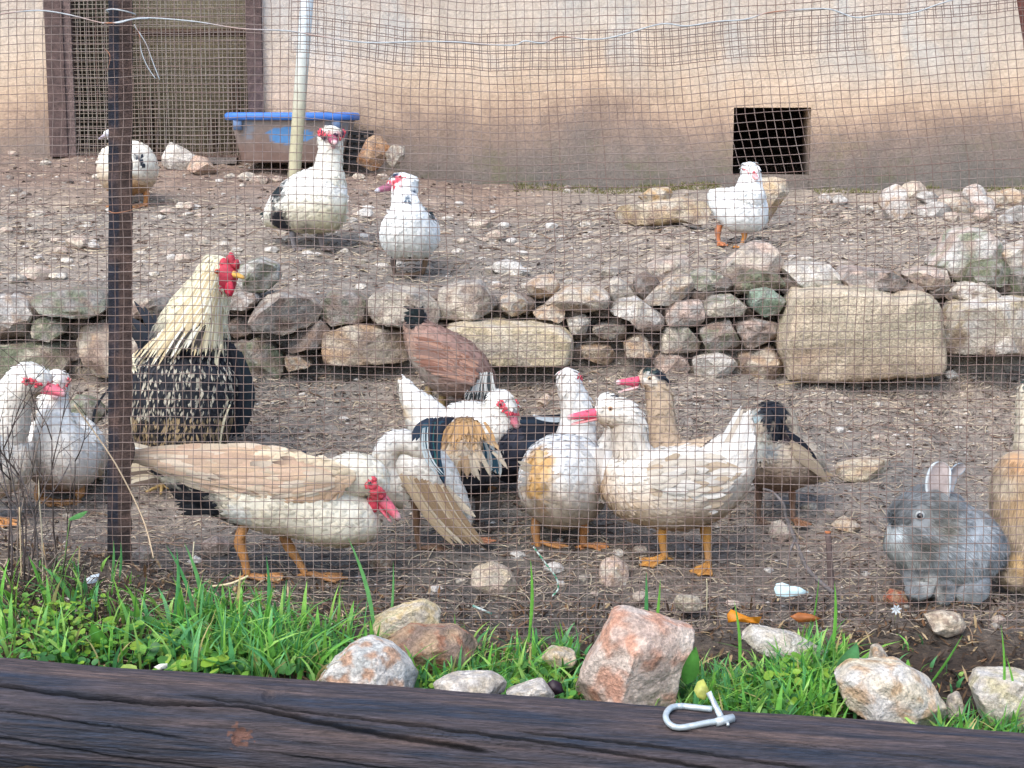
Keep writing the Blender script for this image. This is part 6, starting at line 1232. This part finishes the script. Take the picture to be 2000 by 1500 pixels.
root, pp, _ = animal('duck', 'bird at the far right edge of which only a pale upright neck shows', 'duck', Y,
 [([(2060,930,.1,30,30),(2050,910,.05,60,60),(2030,880,0,52,52),(2012,840,0,30,30),(2010,800,0,24,24),(2010,765,0,22,22),(2012,748,0,14,14),(2012,742,0,3,3)], (1, 0, 0))], (2050,985), [(2010,745,0,14,c(50,70,66),.4)], cb=(c(214,206,186), c(190,176,150)))
leg(root, [(2040,930,0),(2042,960,0),(2042,985,0)], Y, 6, -90, 46, ORL)

# --- rabbits
def furred(name, label, Y, lofts, base, patches, cb, fl, n_, group='rabbits', bare=None):
    root, pp, grids = animal(name, label, 'rabbit', Y, lofts, base, patches, cb=cb, fl=9, fw=3, dens=0, group=group, mat=M_fur)
    mf = MB(); sc = Y / FPX
    for Pg, Tg, Cg in grids:
        n1, m1 = len(Pg), len(Pg[0]); cells = []; tot = 0
        for i in range(n1 - 1):
            for k in range(m1): tot += ((Pg[i + 1][k] - Pg[i][k]).cross(Pg[i][(k + 1) % m1] - Pg[i][k])).length; cells.append((tot, i, k))
        tt = np.array([q[0] for q in cells])
        for _ in range(n_):
            _, i, k = cells[min(len(cells) - 1, int(np.searchsorted(tt, rnd.random() * tot)))]; k2 = (k + 1) % m1; fx, fy = rnd.random(), rnd.random()
            p = (Pg[i][k] * (1 - fy) + Pg[i][k2] * fy) * (1 - fx) + (Pg[i + 1][k] * (1 - fy) + Pg[i + 1][k2] * fy) * fx; t = Pg[i][k] - Pg[i + 1][k]
            if t.length < 1e-6 or (bare and (p - bare[0]).length < bare[1]): continue
            t.normalize(); cen = (Pg[i][0] + Pg[i][m1 // 2]) / 2; nrm = (p - cen).normalized(); fl_n = noise.noise(p * 22); fl_m = noise.noise(p * 22 + Vector((5, 5, 5)))
            d = (t * (.75 + .3 * fl_n) + nrm * (.42 + .3 * fl_m) + Vector((0, 0, -.35)) + Vector((fl_m, 0, fl_n)) * .6).normalized(); b_ = d.cross(nrm).normalized(); L = fl * sc * rnd.uniform(.6, 1.2)
            col = mulc(patchcol(p, Cg[i][k], pp), rnd.uniform(.62, 1.2) * (1 + .4 * noise.noise(p * 60))); w_ = .0012
            mf.add([p - b_ * w_, p + b_ * w_, p + d * L], [(0, 1, 2)], [mulc(col, .9), mulc(col, .9), mulc(col, 1.1)])
    tag(mf.build('fur', M_fur, root), kind='stuff'); return root
Y = 4.06; GF = c(138, 142, 144)
root = furred('rabbit', 'fluffy grey rabbit sitting sideways behind the fence with one ear upright', Y,
 [[(1934,1118,0,16,30),(1922,1100,0,46,60),(1898,1084,0,70,80),(1868,1070,0,80,88),(1840,1060,-.01,78,90),(1815,1052,-.02,68,84),(1786,1044,-.03,56,76),(1762,1038,-.03,42,60),(1745,1030,-.03,26,40),(1736,1026,-.03,8,12)],
  [(1868,1030,-.01,50,46),(1842,1002,-.02,50,46),(1815,992,-.03,48,44),(1786,1000,-.03,40,42),(1762,1018,-.03,30,34),(1746,1030,-.03,14,18)], [(1800,1120,-.05,30,34),(1795,1145,-.07,24,20),(1788,1158,-.09,20,14),(1782,1164,-.10,6,5)], [(1845,1120,-.04,32,34),(1840,1145,-.06,26,20),(1836,1160,-.08,24,14),(1830,1166,-.09,6,5)], [(1918,1140,-.04,14,20),(1896,1152,-.07,22,18),(1875,1158,-.08,18,14),(1865,1160,-.09,5,4)]],
 (1850,1168), [(1890,1065,-.08,80,c(178,186,192),.8),(1930,1000,-.06,40,c(166,168,166),.8),(1800,1065,-.07,36,c(92,92,86),.6),(1780,1040,-.07,26,c(120,122,120),.6),(1830,985,-.06,44,c(116,118,116),.7),(1845,1030,-.07,44,c(130,128,118),.7),(1752,1040,-.05,18,c(206,214,216),.6),(1840,1100,-.06,44,c(120,128,132),.8),(1810,1150,-.08,34,c(190,190,184),.8)], (GF, c(172,176,172)), 13, 17000, bare=(P(1797,1007,Y-.085), .03))
eye(root, P(1797,1007,Y-.082), Vector((-.3, -1, .1)), .0135, c(176,180,178), c(24,26,34))
def ear(root, Y, pts, w0, col, inner, face):
    m1 = MB(); q = catmull([(*p,) for p in pts], 6); n_ = len(q); V = []; C_ = []; nrm = Vector(face).normalized()
    for i, p in enumerate(q):
        t = i / (n_ - 1); w_ = w0 * Y / FPX * (.55 + .6 * math.sin(math.pi * min(1, t * .8 + .1))) * (1 if t < .8 else math.sqrt(max(.03, 1 - ((t - .8) / .2) ** 2))); cen = P(p[0], p[1], Y + p[2]); a_ = Vector(P(q[max(0, i - 1)][0], q[max(0, i - 1)][1], Y)); b_ = Vector(P(q[min(n_ - 1, i + 1)][0], q[min(n_ - 1, i + 1)][1], Y)); tt = (b_ - a_).normalized(); s_ = tt.cross(nrm).normalized()
        prof = [(-1, 0, col), (-.9, -.25, mulc(col, 1.2)), (-.7, .0, inner), (0, .34, inner), (.7, 0, inner), (.9, -.25, mulc(col, 1.2)), (1, 0, col), (.6, .5, col), (0, .7, col), (-.6, .5, col)]
        for x, d, cc in prof: V.append(cen + s_ * x * w_ - nrm * d * w_ * .8); C_.append(mulc(cc, 1 + .2 * noise.noise(cen * 70 + Vector((x, 0, 0)))))
    M_ = 10; m1.add(V, [(i * M_ + k, i * M_ + (k + 1) % M_, (i + 1) * M_ + (k + 1) % M_, (i + 1) * M_ + k) for i in range(n_ - 1) for k in range(M_)] + [tuple(range(M_))[::-1], tuple((n_ - 1) * M_ + k for k in range(M_))], C_); m1.build('ear', M_fur, root)
ear(root, Y, [(1836,992,-.06),(1832,960,-.066),(1834,930,-.064),(1843,903,-.055)], 22, c(196,204,206), c(172,160,156), (-.15, -1, .1))
ear(root, Y, [(1848,985,.0),(1854,950,.01),(1864,924,.02),(1884,908,.03)], 14, c(150,160,166), c(170,160,156), (.5, -.6, .2))
root = furred('rabbit', 'tan and orange rabbit half out of view at the right edge beside the grey one', 4.16,
 [([(2040,1150,.05,50,40),(2030,1120,.03,76,66),(2020,1060,0,82,76),(2018,1000,0,82,74),(2016,945,0,80,64),(2018,905,0,66,50),(2020,885,0,40,30),(2020,876,0,8,8)], (1, 0, 0)), [(1998,1090,-.06,20,28),(1986,1115,-.08,22,20),(1978,1132,-.1,20,14),(1972,1140,-.11,6,5)], [(2040,960,0,60,60),(2090,940,0,56,56),(2140,930,0,44,44),(2170,940,0,20,22)]],
 (2010,1160), [(1985,905,-.06,40,c(190,152,114),.7),(1990,990,-.07,46,c(196,166,128),.9),(1960,950,-.04,26,c(206,190,166),.6),(1985,1110,-.1,34,c(190,160,116),.8)], (c(186,168,144), c(176,158,134)), 16, 12000)
